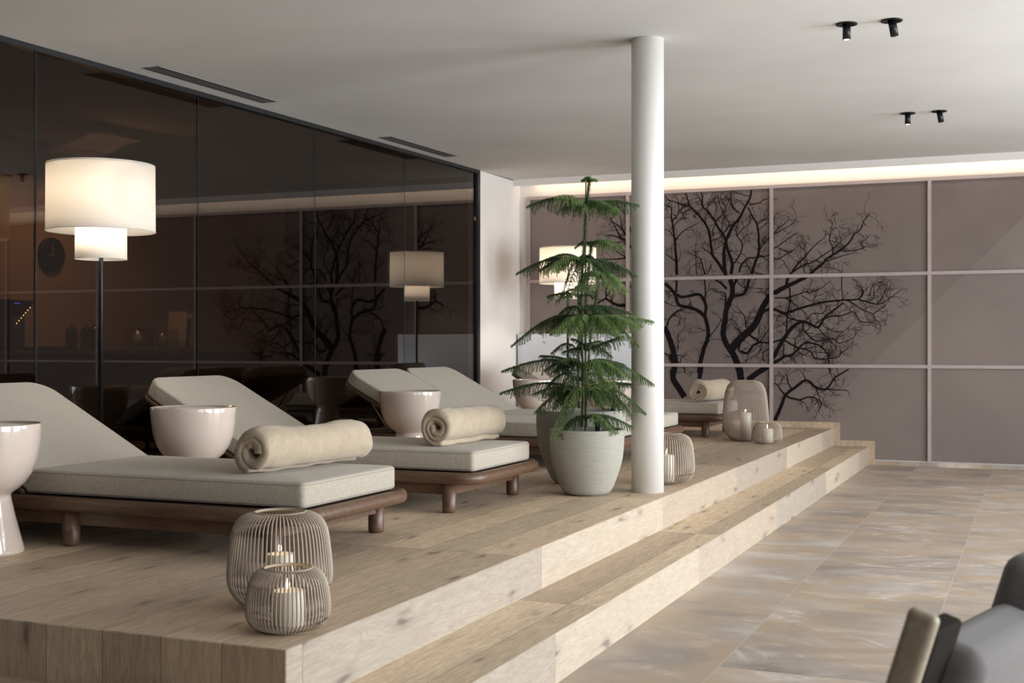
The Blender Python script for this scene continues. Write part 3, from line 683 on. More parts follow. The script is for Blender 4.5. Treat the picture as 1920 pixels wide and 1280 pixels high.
# ------------------------------------------------------------ sun loungers
TH = R(28)
def rail_path(x0, x1, y0, y1, r, z, cs=8):
    o = MB.outline((x0 + x1) / 2, (y0 + y1) / 2, x1 - x0, y1 - y0, [r, r, r, r], cs); return [(x, y, z) for x, y in o]
def lounger(name, label, cat, loc, hw, mats, head=-2.0, group=None, legs=(-0.17, -1.12, -1.84)):
    c = thing(name, label, cat, loc, 0, group)
    MB().tube(rail_path(head + 0.025, -0.025, -hw + 0.025, hw - 0.025, 0.10, 0.166), 0.029, 12, closed=True, flat=0.9).build('rail', WAL, c)
    MB().slab((head) / 2, 0, -head - 0.06, 2 * hw - 0.06, 0.170, 0.190, [0.09] * 4, 0.003).build('deck_board', WALD, c)
    b = MB(); i = 0.085
    b.box((head + i, -hw + 0.055, 0.085), (-0.17, -hw + 0.078, 0.165)).box((head + i, hw - 0.078, 0.085), (-0.17, hw - 0.055, 0.165))
    b.box((-0.18, -hw + 0.05, 0.085), (-0.155, hw - 0.05, 0.165)).box((head + i, -hw + 0.055, 0.085), (head + i + 0.02, hw - 0.055, 0.165))
    b.build('apron', WAL, c)
    for lx in legs:
        for s in (-1, 1):
            MB().lathe([(0.0, 0.0), (0.025, 0.0), (0.031, 0.004), (0.0338, 0.012), (0.034, 0.03), (0.034, 0.160), (0.0, 0.160)], 28, c=(lx, s * (hw - 0.055))).build('leg', WAL, c)
    for (ya, yb) in mats:
        cy = (ya + yb) / 2; w = yb - ya; z0, z1 = 0.196, 0.292; L = 1.33
        ra = [0.050, 0.012, 0.012, 0.026]
        m = MB().slab(-0.05 - L / 2, cy, L, w, z0, z1, ra, 0.016, crown=0.006, bs=5).build('seat_cushion', FAB, c)
        for zz in (z1 - 0.011, z0 + 0.011):
            p = MB(); p.tube([(x, y, zz) for x, y in MB.outline(-0.05 - L / 2, cy, L - 0.004, w - 0.004, ra, 8)], 0.0026, 6, closed=True); p.build('piping', PIPE, m)
        M = Matrix.Translation((-0.05 - L + 0.012, 0, z0 + 0.006)) @ Matrix.Rotation(TH, 4, 'Y')
        LB = 0.745; rb = [0.012, 0.115, 0.115, 0.012]
        m = MB().slab(-LB / 2, cy, LB, w, 0.0, 0.088, rb, 0.016, crown=0.006, bs=5, M=M).build('back_cushion', FAB, c)
        p = MB(); p.tube([(x, y, 0.077) for x, y in MB.outline(-LB / 2, cy, LB - 0.004, w - 0.004, rb, 8)], 0.0026, 6, closed=True, M=M); p.build('piping', PIPE, m)
        bd = MB().slab(-LB / 2 - 0.005, cy, LB - 0.02, w + 0.02, -0.022, -0.002, [0.01, 0.11, 0.11, 0.01], 0.004, M=M).build('back_board', WALD, c)
        e = M @ Vector((-0.52, 0, -0.022))
        st = MB()
        for s in (-1, 1):
            yy = cy + s * (w / 2 - 0.06)
            st.tube([(e.x, yy, e.z), (e.x + 0.17, yy, 0.192)], 0.006, 8)
        st.tube([(e.x + 0.17, cy - w / 2 + 0.06, 0.197), (e.x + 0.17, cy + w / 2 - 0.06, 0.197)], 0.006, 8)
        st.build('support_strut', STEEL, c)
    return c
g = 'low sun loungers on the platform'
l1 = lounger('sun_lounger', 'nearest beige cushioned sun lounger, with the smooth rolled towel', 'sun lounger', (-2.44, 4.32, PZ), 0.445, [(-0.37, 0.37)], group=g)
l2 = dup(l1, (-2.425, 5.79, PZ), 0, 'second beige sun lounger, with the spiral rolled towel, left of the pots', 'sun lounger', g)
l3 = dup(l1, (-2.50, 11.07, PZ), 0, 'farthest beige sun lounger, against the tree mural behind the column', 'sun lounger', g)
ld = lounger('double_lounger', 'wide double sun lounger with two joined cushions behind the pots', 'sun lounger', (-2.46, 8.42, PZ), 0.875, [(-0.825, -0.004), (0.004, 0.825)])

# ------------------------------------------------------------ ceramic side tables
TP = [(0.0, 0.0), (0.138, 0.0), (0.144, 0.004), (0.143, 0.015), (0.125, 0.08), (0.108, 0.15), (0.096, 0.205), (0.0935, 0.222), (0.100, 0.232), (0.122, 0.246), (0.150, 0.272), (0.174, 0.31), (0.191, 0.36), (0.200, 0.42), (0.2045, 0.47), (0.2055, 0.494), (0.2045, 0.4975), (0.202, 0.4975), (0.199, 0.493), (0.12, 0.492), (0.0, 0.492)]
def side_table(loc, label):
    c = thing('side_table', label, 'side table', loc, 0, 'glazed hourglass side tables')
    k = [i for i, p in enumerate(TP) if abs(p[1] - 0.222) < 1e-6][0]
    MB().lathe(TP[:k + 1], 72).build('pedestal', CER, c)
    MB().lathe([(0.0935, 0.2215)] + TP[k:], 96).build('bowl_top', CER, c)
    return c
t1 = side_table((-3.736, 3.657, PZ), 'cream ceramic side table cut off by the left edge of the photo')
for loc, lab in (((-3.81, 5.045, PZ), 'glossy cream side table between the two nearest loungers'), ((-3.83, 7.37, PZ), 'glossy cream side table before the double lounger'),
                 ((-4.06, 10.20, PZ), 'cream side table at the pier corner, left of the small pine'), ((-3.42, 10.30, PZ), 'cream side table half hidden behind the pine branches')):
    dup(t1, loc, 0, lab, 'side table', 'glazed hourglass side tables')

# ------------------------------------------------------------ floor lamps
def floor_lamp(loc, label, pw=1.0):
    c = thing('floor_lamp', label, 'lamp', loc, 0, 'two tier drum floor lamps')
    MB().lathe([(0.0, 0.0), (0.15, 0.0), (0.152, 0.004), (0.150, 0.012), (0.0, 0.014)], 48).build('base', BLK, c)
    MB().lathe([(0.0115, 0.012), (0.0115, 1.47), (0.0, 1.50)], 20).build('pole', BLK, c)
    s = MB(); s.lathe([(0.280, 1.403), (0.278, 1.757), (0.2745, 1.757), (0.2765, 1.403), (0.280, 1.403)], 96)
    s.f = s.f[:-2]; s.mi = s.mi[:-2]; s.sm = s.sm[:-2]
    up = s.build('upper_shade', SHADE, c)
    MB().lathe([(0.1, 1.745), (0.275, 1.7455), (0.275, 1.7475), (0.1, 1.747)], 64).build('diffuser', SHADE, up)
    MB().tube([(0.2795 * math.cos(2 * PI * i / 64), 0.2795 * math.sin(2 * PI * i / 64), 1.404) for i in range(64)], 0.0028, 6, closed=True).build('rim_band', SHADE, up)
    s = MB(); s.lathe([(0.1330, 1.256), (0.1320, 1.47), (0.1295, 1.47), (0.1305, 1.256), (0.1330, 1.256)], 72)
    s.f = s.f[:-2]; s.mi = s.mi[:-2]; s.sm = s.sm[:-2]
    lw = s.build('lower_shade', SHADE, c)
    MB().tube([(0.1325 * math.cos(2 * PI * i / 48), 0.1325 * math.sin(2 * PI * i / 48), 1.257) for i in range(48)], 0.0022, 6, closed=True).build('rim_band', SHADE, lw)
    b = MB()
    for a in (0, 120, 240): b.tube([(0, 0, 1.46), (0.1295 * math.cos(R(a)), 0.1295 * math.sin(R(a)), 1.46), (0.272 * math.cos(R(a)), 0.272 * math.sin(R(a)), 1.60)], 0.003, 6)
    b.build('shade_spider', BLK, c)
    for i, (z, e) in enumerate(((1.62, LAMP), (1.36, LAMP * 0.2))):
        MB().lathe([(0.0, z - 0.03), (0.02, z - 0.022), (0.028, z), (0.02, z + 0.022), (0.0, z + 0.03)], 20, c=(0.05, 0)).build('bulb', BULB, c)
        l = bpy.data.lights.new('lamp_bulb', 'POINT'); l.energy = e * pw; l.color = (1.0, 0.86, 0.70); l.shadow_soft_size = 0.05
        lo = bpy.data.objects.new('bulb_glow', l); COL.objects.link(lo); lo.parent = c; lo.location = (0.0, -0.06, z)
    return c
floor_lamp((-4.60, 5.30, PZ), 'large two tier white floor lamp on the left before the dark glass')
floor_lamp((-4.28, 11.60, PZ), 'floor lamp with glowing white drum shade in the far corner', 1.7)

# ------------------------------------------------------------ rolled towels
def towel(loc, rz, L, rad, turns, label, seed, gap=0.0, start=200, flat=1.0, taper=0.02, pinch=0.02):
    b = MB(); n = int(turns * 40); pitch = rad / (turns + 0.25)
    th = pitch * 0.46; ny = 40
    cs = []
    for i in range(n + 1):
        a = i / 40 * 2 * PI; r = pitch * 0.58 + (rad - pitch * 1.08) * (i / n)
        ang = R(start) + a - n / 40 * 2 * PI
        w = noise.noise((math.cos(ang) * 1.6, math.sin(ang) * 1.6, seed + i * 0.01)) * 0.10 * pitch
        t = th * (1.0 - gap) * (1 + 0.12 * noise.noise((i * 0.11, seed, 2)))
        cs.append((math.cos(ang), math.sin(ang), r + w, t))
    sec = [(c, s, r + t) for c, s, r, t in cs]
    c, s, r, t = cs[-1]
    cap = []
    for k in range(1, 5):
        a = PI * k / 5; q = math.cos(a) * t; e = math.sin(a) * t
        cap.append(((c * (r + q) - s * e) , (s * (r + q) + c * e)))
    o2 = [(cc * rr, ss * rr) for cc, ss, rr in sec] + cap + [(cc * (rr - tt), ss * (rr - tt)) for cc, ss, rr, tt in reversed(cs)]
    rs = []
    for j in range(ny + 1):
        y = L * (j / ny - 0.5); e = min(j, ny - j) / ny * L
        k = 1.0 if e >= taper else 0.86 + 0.14 * math.sqrt(max(0.0, 1 - (1 - e / taper) ** 2))
        k *= 1 - pinch * math.sin(PI * j / ny) ** 2
        ring = []
        for x, z in o2:
            rr = math.hypot(x, z); f = 1 + (k - 1) * (rr / rad)
            q = 1 + 0.10 * noise.noise((x * 8 + seed, y * 8, z * 8)) + 0.028 * noise.noise((x * 40, y * 33 + seed, z * 40))
            yy = y + (0.006 * noise.noise((x * 12 + seed, j // (ny // 2 + 1) * 7.0, z * 12)) if e < 0.001 else 0)
            zz = z * f * q * flat + rad * 0.965 * flat * k
            ring.append((x * f * q, yy, max(zz, 0.001)))
        rs.append(ring)
    b.rings(rs, True, False, False)
    n2 = n + 1; tot = len(o2); base = len(b.v) - tot * (ny + 1)
    for end in (0, ny):
        off = base + end * tot
        for i in range(n):
            q = [off + i, off + i + 1, off + tot - 2 - i, off + tot - 1 - i]
            b.f.append(q if end else q[::-1]); b.mi.append(0); b.sm.append(True)
        q = [off + n] + [off + n + 1 + k for k in range(4)] + [off + tot - 1 - n]
        b.f.append(q if end else q[::-1]); b.mi.append(0); b.sm.append(True)
    lo_ = min(v[2] for v in b.v)
    b.v = [(x, y, z - lo_ if z - lo_ < rad else z - lo_ * (2 * rad - z) / rad) for x, y, z in b.v]
    o = b.build('rolled_towel', TOW, None, loc, (0, 0, rz))
    return tag(o, label, 'towel', 'rolled towels on the loungers')
ZT = PZ + 0.297
towel((-2.755, 4.40, ZT), R(-7), 0.68, 0.115, 1.7, 'large smooth rolled beige towel on the nearest lounger', 3.0, taper=0.09, start=-112, gap=0.16, flat=0.93, pinch=0.09)
towel((-2.725, 5.87, ZT), R(-4), 0.62, 0.107, 2.4, 'rolled beige towel with open spiral end on the second lounger', 9.0, gap=0.22, taper=0.012, start=-75, flat=0.98)
towel((-2.70, 11.06, ZT), R(-9), 0.62, 0.112, 3.0, 'rolled pale towel on the farthest lounger by the mural', 14.0, gap=0.2, taper=0.03, start=-120, flat=0.95)

# ------------------------------------------------------------ lanterns and candles
BIG = [(0.090, 0.006), (0.115, 0.014), (0.138, 0.034), (0.152, 0.06), (0.158, 0.09), (0.157, 0.13), (0.152, 0.18), (0.146, 0.222), (0.137, 0.250), (0.121, 0.271), (0.100, 0.282), (0.077, 0.286)]
SML = [(0.078, 0.006), (0.094, 0.011), (0.108, 0.023), (0.116, 0.045), (0.1175, 0.07), (0.114, 0.103), (0.108, 0.132), (0.098, 0.153), (0.084, 0.166), (0.067, 0.171)]
TAL = [(0.100, 0.006), (0.118, 0.013), (0.147, 0.037), (0.172, 0.078), (0.187, 0.13), (0.190, 0.19), (0.183, 0.28), (0.173, 0.37), (0.160, 0.43), (0.140, 0.470), (0.112, 0.493), (0.083, 0.500)]
def lantern(name, loc, prof, n, rr, label, cat='lantern'):
    c = thing(name, label, cat, loc, 0, 'taupe wire candle lanterns')
    sp = smooth([(r, z) for r, z in prof], 3)
    b = MB()
    for i in range(n):
        a = 2 * PI * i / n; ca, sa = math.cos(a), math.sin(a)
        b.tube([(r * ca, r * sa, z) for r, z in sp], rr, 6)
    b.build('wire_cage', RODM, c)
    r0 = prof[0][0]; r1, z1 = prof[-1]
    MB().lathe([(0.0, 0.001), (r0, 0.001), (r0 + 0.004, 0.005), (r0, 0.010), (0.0, 0.010)], 64).build('base_plate', RODM, c)
    MB().tube([(r1 * math.cos(2 * PI * i / 64), r1 * math.sin(2 * PI * i / 64), z1) for i in range(64)], rr * 1.7, 8, closed=True).build('top_ring', RODM, c)
    return c
def candle(loc, r, h, label):
    c = thing('pillar_candle', label, 'candle', loc, 0, 'lit cream pillar candles in the lanterns')
    MB().lathe([(0.0, 0.0), (r, 0.0), (r, h - 0.004), (r - 0.003, h), (r * 0.75, h - 0.002), (r * 0.4, h - 0.006), (0.0, h - 0.007)], 40).build('wax', WAX, c)
    MB().tube([(0, 0, h - 0.008), (0.001, 0, h + 0.004), (0.002, 0.001, h + 0.009)], 0.0011, 6).build('wick', VOID, c)
    f = [(0.0, 0.0), (0.003, 0.002), (0.0052, 0.008), (0.0050, 0.014), (0.0032, 0.022), (0.0013, 0.030), (0.0, 0.034)]
    MB().lathe([(q * 1.0, z + h + 0.004) for q, z in f], 16).build('flame', FLAME, c)
    l = bpy.data.lights.new('flame', 'POINT'); l.energy = 0.06; l.color = (1, 0.72, 0.4); l.shadow_soft_size = 0.006
    lo = bpy.data.objects.new('flame_glow', l); COL.objects.link(lo); lo.parent = c; lo.location = (0, 0, h + 0.05)
for nm, loc, prof, n, rr, cr, ch, l1_, l2_ in (
    ('wire_lantern', (-2.149, 3.273, PZ), BIG, 70, 0.0028, 0.042, 0.150, 'medium taupe wire lantern behind the small one at the platform corner', 'lit candle in the medium lantern at the platform corner'),
    ('wire_lantern', (-1.950, 3.010, PZ), SML, 64, 0.0025, 0.045, 0.100, 'small squat wire lantern at the near platform corner', 'lit candle in the small squat lantern at the near corner'),
    ('wire_lantern', (-1.985, 7.035, PZ), BIG, 64, 0.0030, 0.042, 0.155, 'wire lantern half hidden right behind the white column', 'lit candle in the lantern behind the white column'),
    ('wire_lantern', (-2.262, 10.42, PZ), TAL, 88, 0.0028, 0.047, 0.225, 'tallest wire lantern standing before the farthest lounger', 'lit candle in the tallest lantern by the farthest lounger'),
    ('wire_lantern', (-2.032, 10.185, PZ), SML, 70, 0.0022, 0.047, 0.110, 'small wire lantern beside the tallest lantern at the far end', 'lit candle in the small far lantern beside the tallest one')):
    lantern(nm, loc, prof, n, rr, l1_)
    candle((loc[0], loc[1], PZ + 0.0102), cr, ch, l2_)

# ------------------------------------------------------------ planters and pines
def planter(loc, r, h, rb, label):
    c = thing('planter', label, 'planter', loc, 0, 'ribbed sage stoneware planters')
    P = [(0.0, 0.0), (rb * 0.8, 0.0), (rb * 0.85, 0.006), (rb, 0.008), (rb * 1.18, 0.03 * h / 0.35), (r * 0.83, 0.10 * h / 0.35), (r * 0.95, 0.18 * h / 0.35), (r * 1.0, 0.26 * h / 0.35), (r * 1.005, 0.31 * h / 0.35), (r * 0.995, h - 0.003), (r * 0.985, h), (r * 0.94, h), (r * 0.925, h - 0.006), (r * 0.90, h - 0.09), (0, h - 0.095)]
    P = smooth(P[:3], 1) + smooth(P[3:10], 5) + P[10:]
    MB().lathe(P, 96).build('pot', POT, c)
    MB().lathe([(0.0, h - 0.062), (r * 0.915, h - 0.068), (r * 0.915, h - 0.072)][::-1], 64).build('soil', SOIL, c)
    return c
PA = (-2.235, 6.350); PB = (-2.453, 6.866)
planter((*PA, PZ), 0.199, 0.350, 0.115, 'front sage ribbed round planter left of the white column')
planter((*PB, PZ), 0.258, 0.425, 0.150, 'larger sage planter behind the front pot')

RV = Vector((0.9218, 0.3876, 0)); CV = Vector((0.3876, -0.9218, 0))
class Pine:
    def __init__(s, seed): s.r = random.Random(seed); s.V = []; s.T = []; s.tint = []; s.tubes = MB()
    def needles(s, pts, ln, per, tint, spread=0.95):
        """pts: polyline; slim triangular needles around it"""
        r = s.r
        for i in range(len(pts) - 1):
            a = pts[i]; d = (pts[i + 1] - a); l = d.length
            if l < 1e-6: continue
            d = d / l; u = d.orthogonal().normalized(); w = d.cross(u)
            for k in range(per):
                q = a + d * (l * r.random()); an = r.uniform(0, 2 * PI)
                o = u * math.cos(an) + w * math.sin(an); t = (d * r.uniform(0.4, 0.9) + o * spread).normalized()
                sd = t.cross(o).normalized() if abs(t.dot(o)) < 0.99 else u
                L = ln * r.uniform(0.75, 1.15); wd = 0.0012
                n = len(s.V); s.V += [q + sd * wd, q - sd * wd, q + t * L]
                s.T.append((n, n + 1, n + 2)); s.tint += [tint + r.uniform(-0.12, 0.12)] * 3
    def branch(s, p0, p1, arch, tint, dens=1.0, droop=1.0):
        r = s.r; L = (p1 - p0).length; n = max(6, int(L / 0.012)); pts = []
        hd = (p1 - p0); hd.z = 0
        hd = hd.normalized() if hd.length > 1e-4 else Vector((1, 0, 0))
        side = Vector((-hd.y, hd.x, 0))
        for i in range(n + 1):
            t = i / n; p = p0.lerp(p1, t); p.z += arch * math.sin(PI * min(1, t * 1.0) ** 0.85) * 1.0
            pts.append(p + side * 0.004 * math.sin(t * 9 + tint * 20))
        s.tubes.tube([tuple(p) for p in pts[::2] + ([pts[-1]] if n % 2 else [])], [0.0032 * (1 - 0.7 * i / (n // 2 + 2)) for i in range(len(pts[::2] + ([pts[-1]] if n % 2 else [])))], 5)
        s.needles(pts, 0.011, 14, tint)
        m = max(5, int(L / 0.0150 * dens))
        for i in range(m):
            t = (i + 0.6) / m; k = t * n; j = min(int(k), n - 1); p = pts[j].lerp(pts[j + 1], k - j); d = (pts[j + 1] - pts[j]).normalized()
            ll = min(0.115, L * 0.55) * (math.sin(PI * min(1.0, t * 0.80 + 0.16)) ** 0.8) * r.uniform(0.8, 1.1)
            if t < 0.12: ll *= 0.4
            ll *= 1 + 0.35 * noise.noise((t * 7, tint * 30, 1.0))
            for sg in (-1, 1):
                q = [p]; dd = (d * r.uniform(0.55, 0.8) + side * sg * 0.75 + Vector((0, 0, 0.42))).normalized(); ns = max(3, int(ll / 0.010))
                for c in range(ns):
                    dd = (dd + Vector((0, 0, -0.30 * droop * (0.6 + 1.4 * c / ns)))).normalized(); q.append(q[-1] + dd * (ll / ns))
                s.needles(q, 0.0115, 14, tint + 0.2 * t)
    def stem(s, pts, r0, r1):
        P = smooth([tuple(p) for p in pts], 6); n = len(P)
        s.tubes.tube(P, [r0 + (r1 - r0) * i / (n - 1) for i in range(n)], 8)
        V = [Vector(p) for p in P]; s.needles(V[int(n * 0.25):], 0.024, 190, 0.45, 1.3)
    def build(s, loc, label):
        c = thing('norfolk_pine', label, 'plant', loc, 0, 'potted norfolk pines')
        me = bpy.data.meshes.new('foliage'); V = np.array([tuple(v) for v in s.V], dtype=np.float32); n = len(V); T = np.array(s.T, dtype=np.int32)
        me.vertices.add(n); me.vertices.foreach_set('co', V.ravel()); me.loops.add(len(T) * 3); me.loops.foreach_set('vertex_index', T.ravel())
        me.polygons.add(len(T)); me.polygons.foreach_set('loop_start', np.arange(0, len(T) * 3, 3, dtype=np.int32)); me.polygons.foreach_set('loop_total', np.full(len(T), 3, dtype=np.int32))
        at = me.attributes.new('tint', 'FLOAT', 'POINT'); at.data.foreach_set('value', np.clip(np.array(s.tint, dtype=np.float32), 0, 1))
        me.update(calc_edges=True); me.validate(); me.materials.append(LEAF)
        o = bpy.data.objects.new('foliage', me); COL.objects.link(o); o.parent = c
        s.tubes.build('stems', BARK, c)
        return c
def q3(px, py, tw=0.0, k=0.00286, cx=1100, hz=0.8):
    """offset right of the stem, height and offset towards the viewer"""
    return RV * ((px - cx) * k) + CV * tw + Vector((0, 0, hz - (py - 646.5) * k))
pa = Pine(4)
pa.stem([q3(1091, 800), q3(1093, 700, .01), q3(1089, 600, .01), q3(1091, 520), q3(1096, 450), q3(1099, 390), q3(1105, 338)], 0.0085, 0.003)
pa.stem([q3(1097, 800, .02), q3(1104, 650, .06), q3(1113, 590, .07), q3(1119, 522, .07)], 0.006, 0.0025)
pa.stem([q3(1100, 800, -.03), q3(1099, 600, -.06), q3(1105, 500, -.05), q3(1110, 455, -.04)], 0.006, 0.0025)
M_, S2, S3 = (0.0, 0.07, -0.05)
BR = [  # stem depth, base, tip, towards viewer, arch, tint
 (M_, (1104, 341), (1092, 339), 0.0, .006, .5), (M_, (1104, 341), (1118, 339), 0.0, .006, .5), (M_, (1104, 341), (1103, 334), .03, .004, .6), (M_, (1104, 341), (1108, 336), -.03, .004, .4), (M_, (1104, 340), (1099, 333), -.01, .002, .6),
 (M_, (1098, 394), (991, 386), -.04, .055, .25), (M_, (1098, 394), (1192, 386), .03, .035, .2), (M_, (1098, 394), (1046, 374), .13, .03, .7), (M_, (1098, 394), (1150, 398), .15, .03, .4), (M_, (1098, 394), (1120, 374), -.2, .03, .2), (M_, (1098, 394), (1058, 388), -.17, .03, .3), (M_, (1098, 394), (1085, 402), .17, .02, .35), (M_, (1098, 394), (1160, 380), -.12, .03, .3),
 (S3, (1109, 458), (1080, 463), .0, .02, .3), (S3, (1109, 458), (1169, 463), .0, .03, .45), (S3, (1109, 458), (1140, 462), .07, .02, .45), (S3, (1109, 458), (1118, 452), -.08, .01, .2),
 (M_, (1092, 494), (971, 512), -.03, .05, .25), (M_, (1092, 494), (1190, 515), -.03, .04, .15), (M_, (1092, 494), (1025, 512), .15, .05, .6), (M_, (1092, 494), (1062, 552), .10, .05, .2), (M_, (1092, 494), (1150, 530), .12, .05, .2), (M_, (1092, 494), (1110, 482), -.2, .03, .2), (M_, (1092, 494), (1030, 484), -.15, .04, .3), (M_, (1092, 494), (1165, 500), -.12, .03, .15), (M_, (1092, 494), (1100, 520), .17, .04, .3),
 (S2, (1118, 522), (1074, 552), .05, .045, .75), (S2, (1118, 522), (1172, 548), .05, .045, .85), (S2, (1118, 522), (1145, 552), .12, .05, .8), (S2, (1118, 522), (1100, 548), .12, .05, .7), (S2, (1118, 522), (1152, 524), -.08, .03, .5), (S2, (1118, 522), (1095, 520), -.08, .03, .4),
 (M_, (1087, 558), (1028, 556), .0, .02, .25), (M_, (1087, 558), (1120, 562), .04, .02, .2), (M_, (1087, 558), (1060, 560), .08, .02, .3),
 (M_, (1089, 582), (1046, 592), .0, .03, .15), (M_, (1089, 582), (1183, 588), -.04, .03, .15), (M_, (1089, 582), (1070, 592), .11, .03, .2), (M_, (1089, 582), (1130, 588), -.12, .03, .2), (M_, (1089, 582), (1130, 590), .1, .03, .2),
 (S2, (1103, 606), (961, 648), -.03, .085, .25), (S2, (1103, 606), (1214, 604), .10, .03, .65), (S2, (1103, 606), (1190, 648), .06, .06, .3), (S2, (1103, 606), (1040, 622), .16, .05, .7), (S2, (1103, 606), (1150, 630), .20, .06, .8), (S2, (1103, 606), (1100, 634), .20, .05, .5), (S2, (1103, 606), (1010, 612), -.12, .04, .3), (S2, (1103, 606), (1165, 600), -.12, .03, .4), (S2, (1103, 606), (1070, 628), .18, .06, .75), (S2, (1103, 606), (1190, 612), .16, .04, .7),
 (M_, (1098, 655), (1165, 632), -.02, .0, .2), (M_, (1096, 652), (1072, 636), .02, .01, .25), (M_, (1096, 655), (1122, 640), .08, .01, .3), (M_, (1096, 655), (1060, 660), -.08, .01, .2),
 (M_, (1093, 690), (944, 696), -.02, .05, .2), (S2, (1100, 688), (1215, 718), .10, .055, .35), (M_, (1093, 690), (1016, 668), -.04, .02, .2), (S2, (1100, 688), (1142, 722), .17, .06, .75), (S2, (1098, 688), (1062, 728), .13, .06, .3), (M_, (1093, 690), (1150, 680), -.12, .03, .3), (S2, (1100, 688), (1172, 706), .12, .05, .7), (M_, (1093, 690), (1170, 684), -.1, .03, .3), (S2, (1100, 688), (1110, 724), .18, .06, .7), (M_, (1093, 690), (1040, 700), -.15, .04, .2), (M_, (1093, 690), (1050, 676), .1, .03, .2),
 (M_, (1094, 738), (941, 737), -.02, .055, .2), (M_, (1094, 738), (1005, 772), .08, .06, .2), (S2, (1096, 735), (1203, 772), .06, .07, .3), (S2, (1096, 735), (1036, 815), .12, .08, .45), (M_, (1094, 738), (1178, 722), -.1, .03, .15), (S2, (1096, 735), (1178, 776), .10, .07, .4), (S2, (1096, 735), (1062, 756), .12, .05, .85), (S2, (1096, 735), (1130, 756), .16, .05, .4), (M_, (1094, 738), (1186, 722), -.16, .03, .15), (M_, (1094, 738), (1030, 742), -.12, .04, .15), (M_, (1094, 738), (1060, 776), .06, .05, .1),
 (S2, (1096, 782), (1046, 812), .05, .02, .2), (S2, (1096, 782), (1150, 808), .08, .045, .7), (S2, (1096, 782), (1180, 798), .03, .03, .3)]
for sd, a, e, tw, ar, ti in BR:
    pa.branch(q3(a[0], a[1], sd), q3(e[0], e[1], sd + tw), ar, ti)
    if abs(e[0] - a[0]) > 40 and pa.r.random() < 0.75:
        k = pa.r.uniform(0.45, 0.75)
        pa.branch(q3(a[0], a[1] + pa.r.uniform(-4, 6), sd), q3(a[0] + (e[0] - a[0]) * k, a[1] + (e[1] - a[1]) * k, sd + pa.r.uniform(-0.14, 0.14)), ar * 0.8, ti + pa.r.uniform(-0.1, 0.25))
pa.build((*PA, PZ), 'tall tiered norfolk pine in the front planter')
pb = Pine(8)
K = 0.0031
def qb(px, py, tw=0.0): return q3(px, py, tw, K, 1089)
pb.stem([qb(1086, 765), qb(1084, 690), qb(1086, 600), qb(1084, 540)], 0.008, 0.003)
for a, e, tw, ar, ti in (((1085, 548), (1050, 560), 0, .03, .2), ((1085, 548), (1120, 556), 0, .03, .2), ((1085, 548), (1090, 540), .1, .02, .3),
    ((1085, 600), (1030, 622), -.05, .05, .15), ((1085, 600), (1140, 616), 0, .05, .15), ((1085, 600), (1080, 625), .1, .04, .2), ((1085, 600), (1120, 600), -.12, .03, .1),
    ((1085, 660), (1035, 662), 0, .05, .1), ((1085, 660), (1145, 668), 0, .05, .12), ((1085, 660), (1070, 690), .1, .05, .15), ((1085, 660), (1110, 655), -.12, .04, .1),
    ((1085, 715), (1020, 735), -.05, .07, .12), ((1085, 715), (1150, 735), .02, .07, .12), ((1085, 715), (1080, 750), .12, .06, .2), ((1085, 715), (1050, 745), .12, .06, .15), ((1085, 715), (1120, 750), .1, .06, .15),
    ((1085, 745), (1040, 765), .1, .05, .1), ((1085, 745), (1130, 765), .05, .05, .1)):
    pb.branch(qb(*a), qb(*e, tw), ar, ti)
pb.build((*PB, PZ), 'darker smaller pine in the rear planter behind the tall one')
def gauge(loc, label):
    c = thing('water_gauge', label, 'water gauge', loc, 0, 'water gauges in the planters')
    MB().lathe([(0.0, 0.0), (0.020, 0.0), (0.021, 0.004), (0.021, 0.075), (0.017, 0.080), (0.0, 0.080)], 24).build('cap', BLUEK, c)
    MB().lathe([(0.006, 0.078), (0.006, 0.155), (0.0, 0.158)], 16).build('tube', CGLASS, c)
gauge((-2.195, 6.432, PZ + 0.307), 'dark capped clear water gauge in the front planter')
gauge((-2.27, 6.93, PZ + 0.382), 'dark capped clear water gauge in the rear planter')
def stake(loc, x0, x1, h, label):
    c = MB().tube([(0, 0, 0), (x0, 0, h * 0.5), (x1, 0, h)], 0.0032, 8).build('plant_stake', STAKE, None, loc); tag(c, label, 'plant stake')
stake((-2.262, 6.40, PZ + 0.305), 0.0, 0.004, 1.375, 'thin dark bamboo stake rising above the tall pine')

# ------------------------------------------------------------ behind the dark glass
XW = -7.62
struct('wall_rear', MB().box((XW - 0.1, YB, 0), (XW, 11.75, 2.9)), BRWALL, 'brown wall of the room behind the dark glass')
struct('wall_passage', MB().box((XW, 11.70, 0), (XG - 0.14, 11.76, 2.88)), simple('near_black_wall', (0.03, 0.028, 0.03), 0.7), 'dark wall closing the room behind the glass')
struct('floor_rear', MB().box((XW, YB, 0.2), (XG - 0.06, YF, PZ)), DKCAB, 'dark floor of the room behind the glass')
c = thing('sideboard', 'long dark sideboard behind the glass carrying the glass domes', 'sideboard', (-7.28, 7.2, PZ))
MB().box((-0.30, -4.2, 0.0), (0.29, 3.55, 0.73)).build('body', DKCAB, c)
MB().box((-0.33, -4.22, 0.73), (0.33, 3.6, 0.757)).build('worktop', COUNT, c)
for k in range(9): MB().box((0.291, -4.18 + k * 0.86, 0.08), (0.306, -4.18 + k * 0.86 + 0.84, 0.72)).build('door', DKCAB, c)
ZC = PZ + 0.757
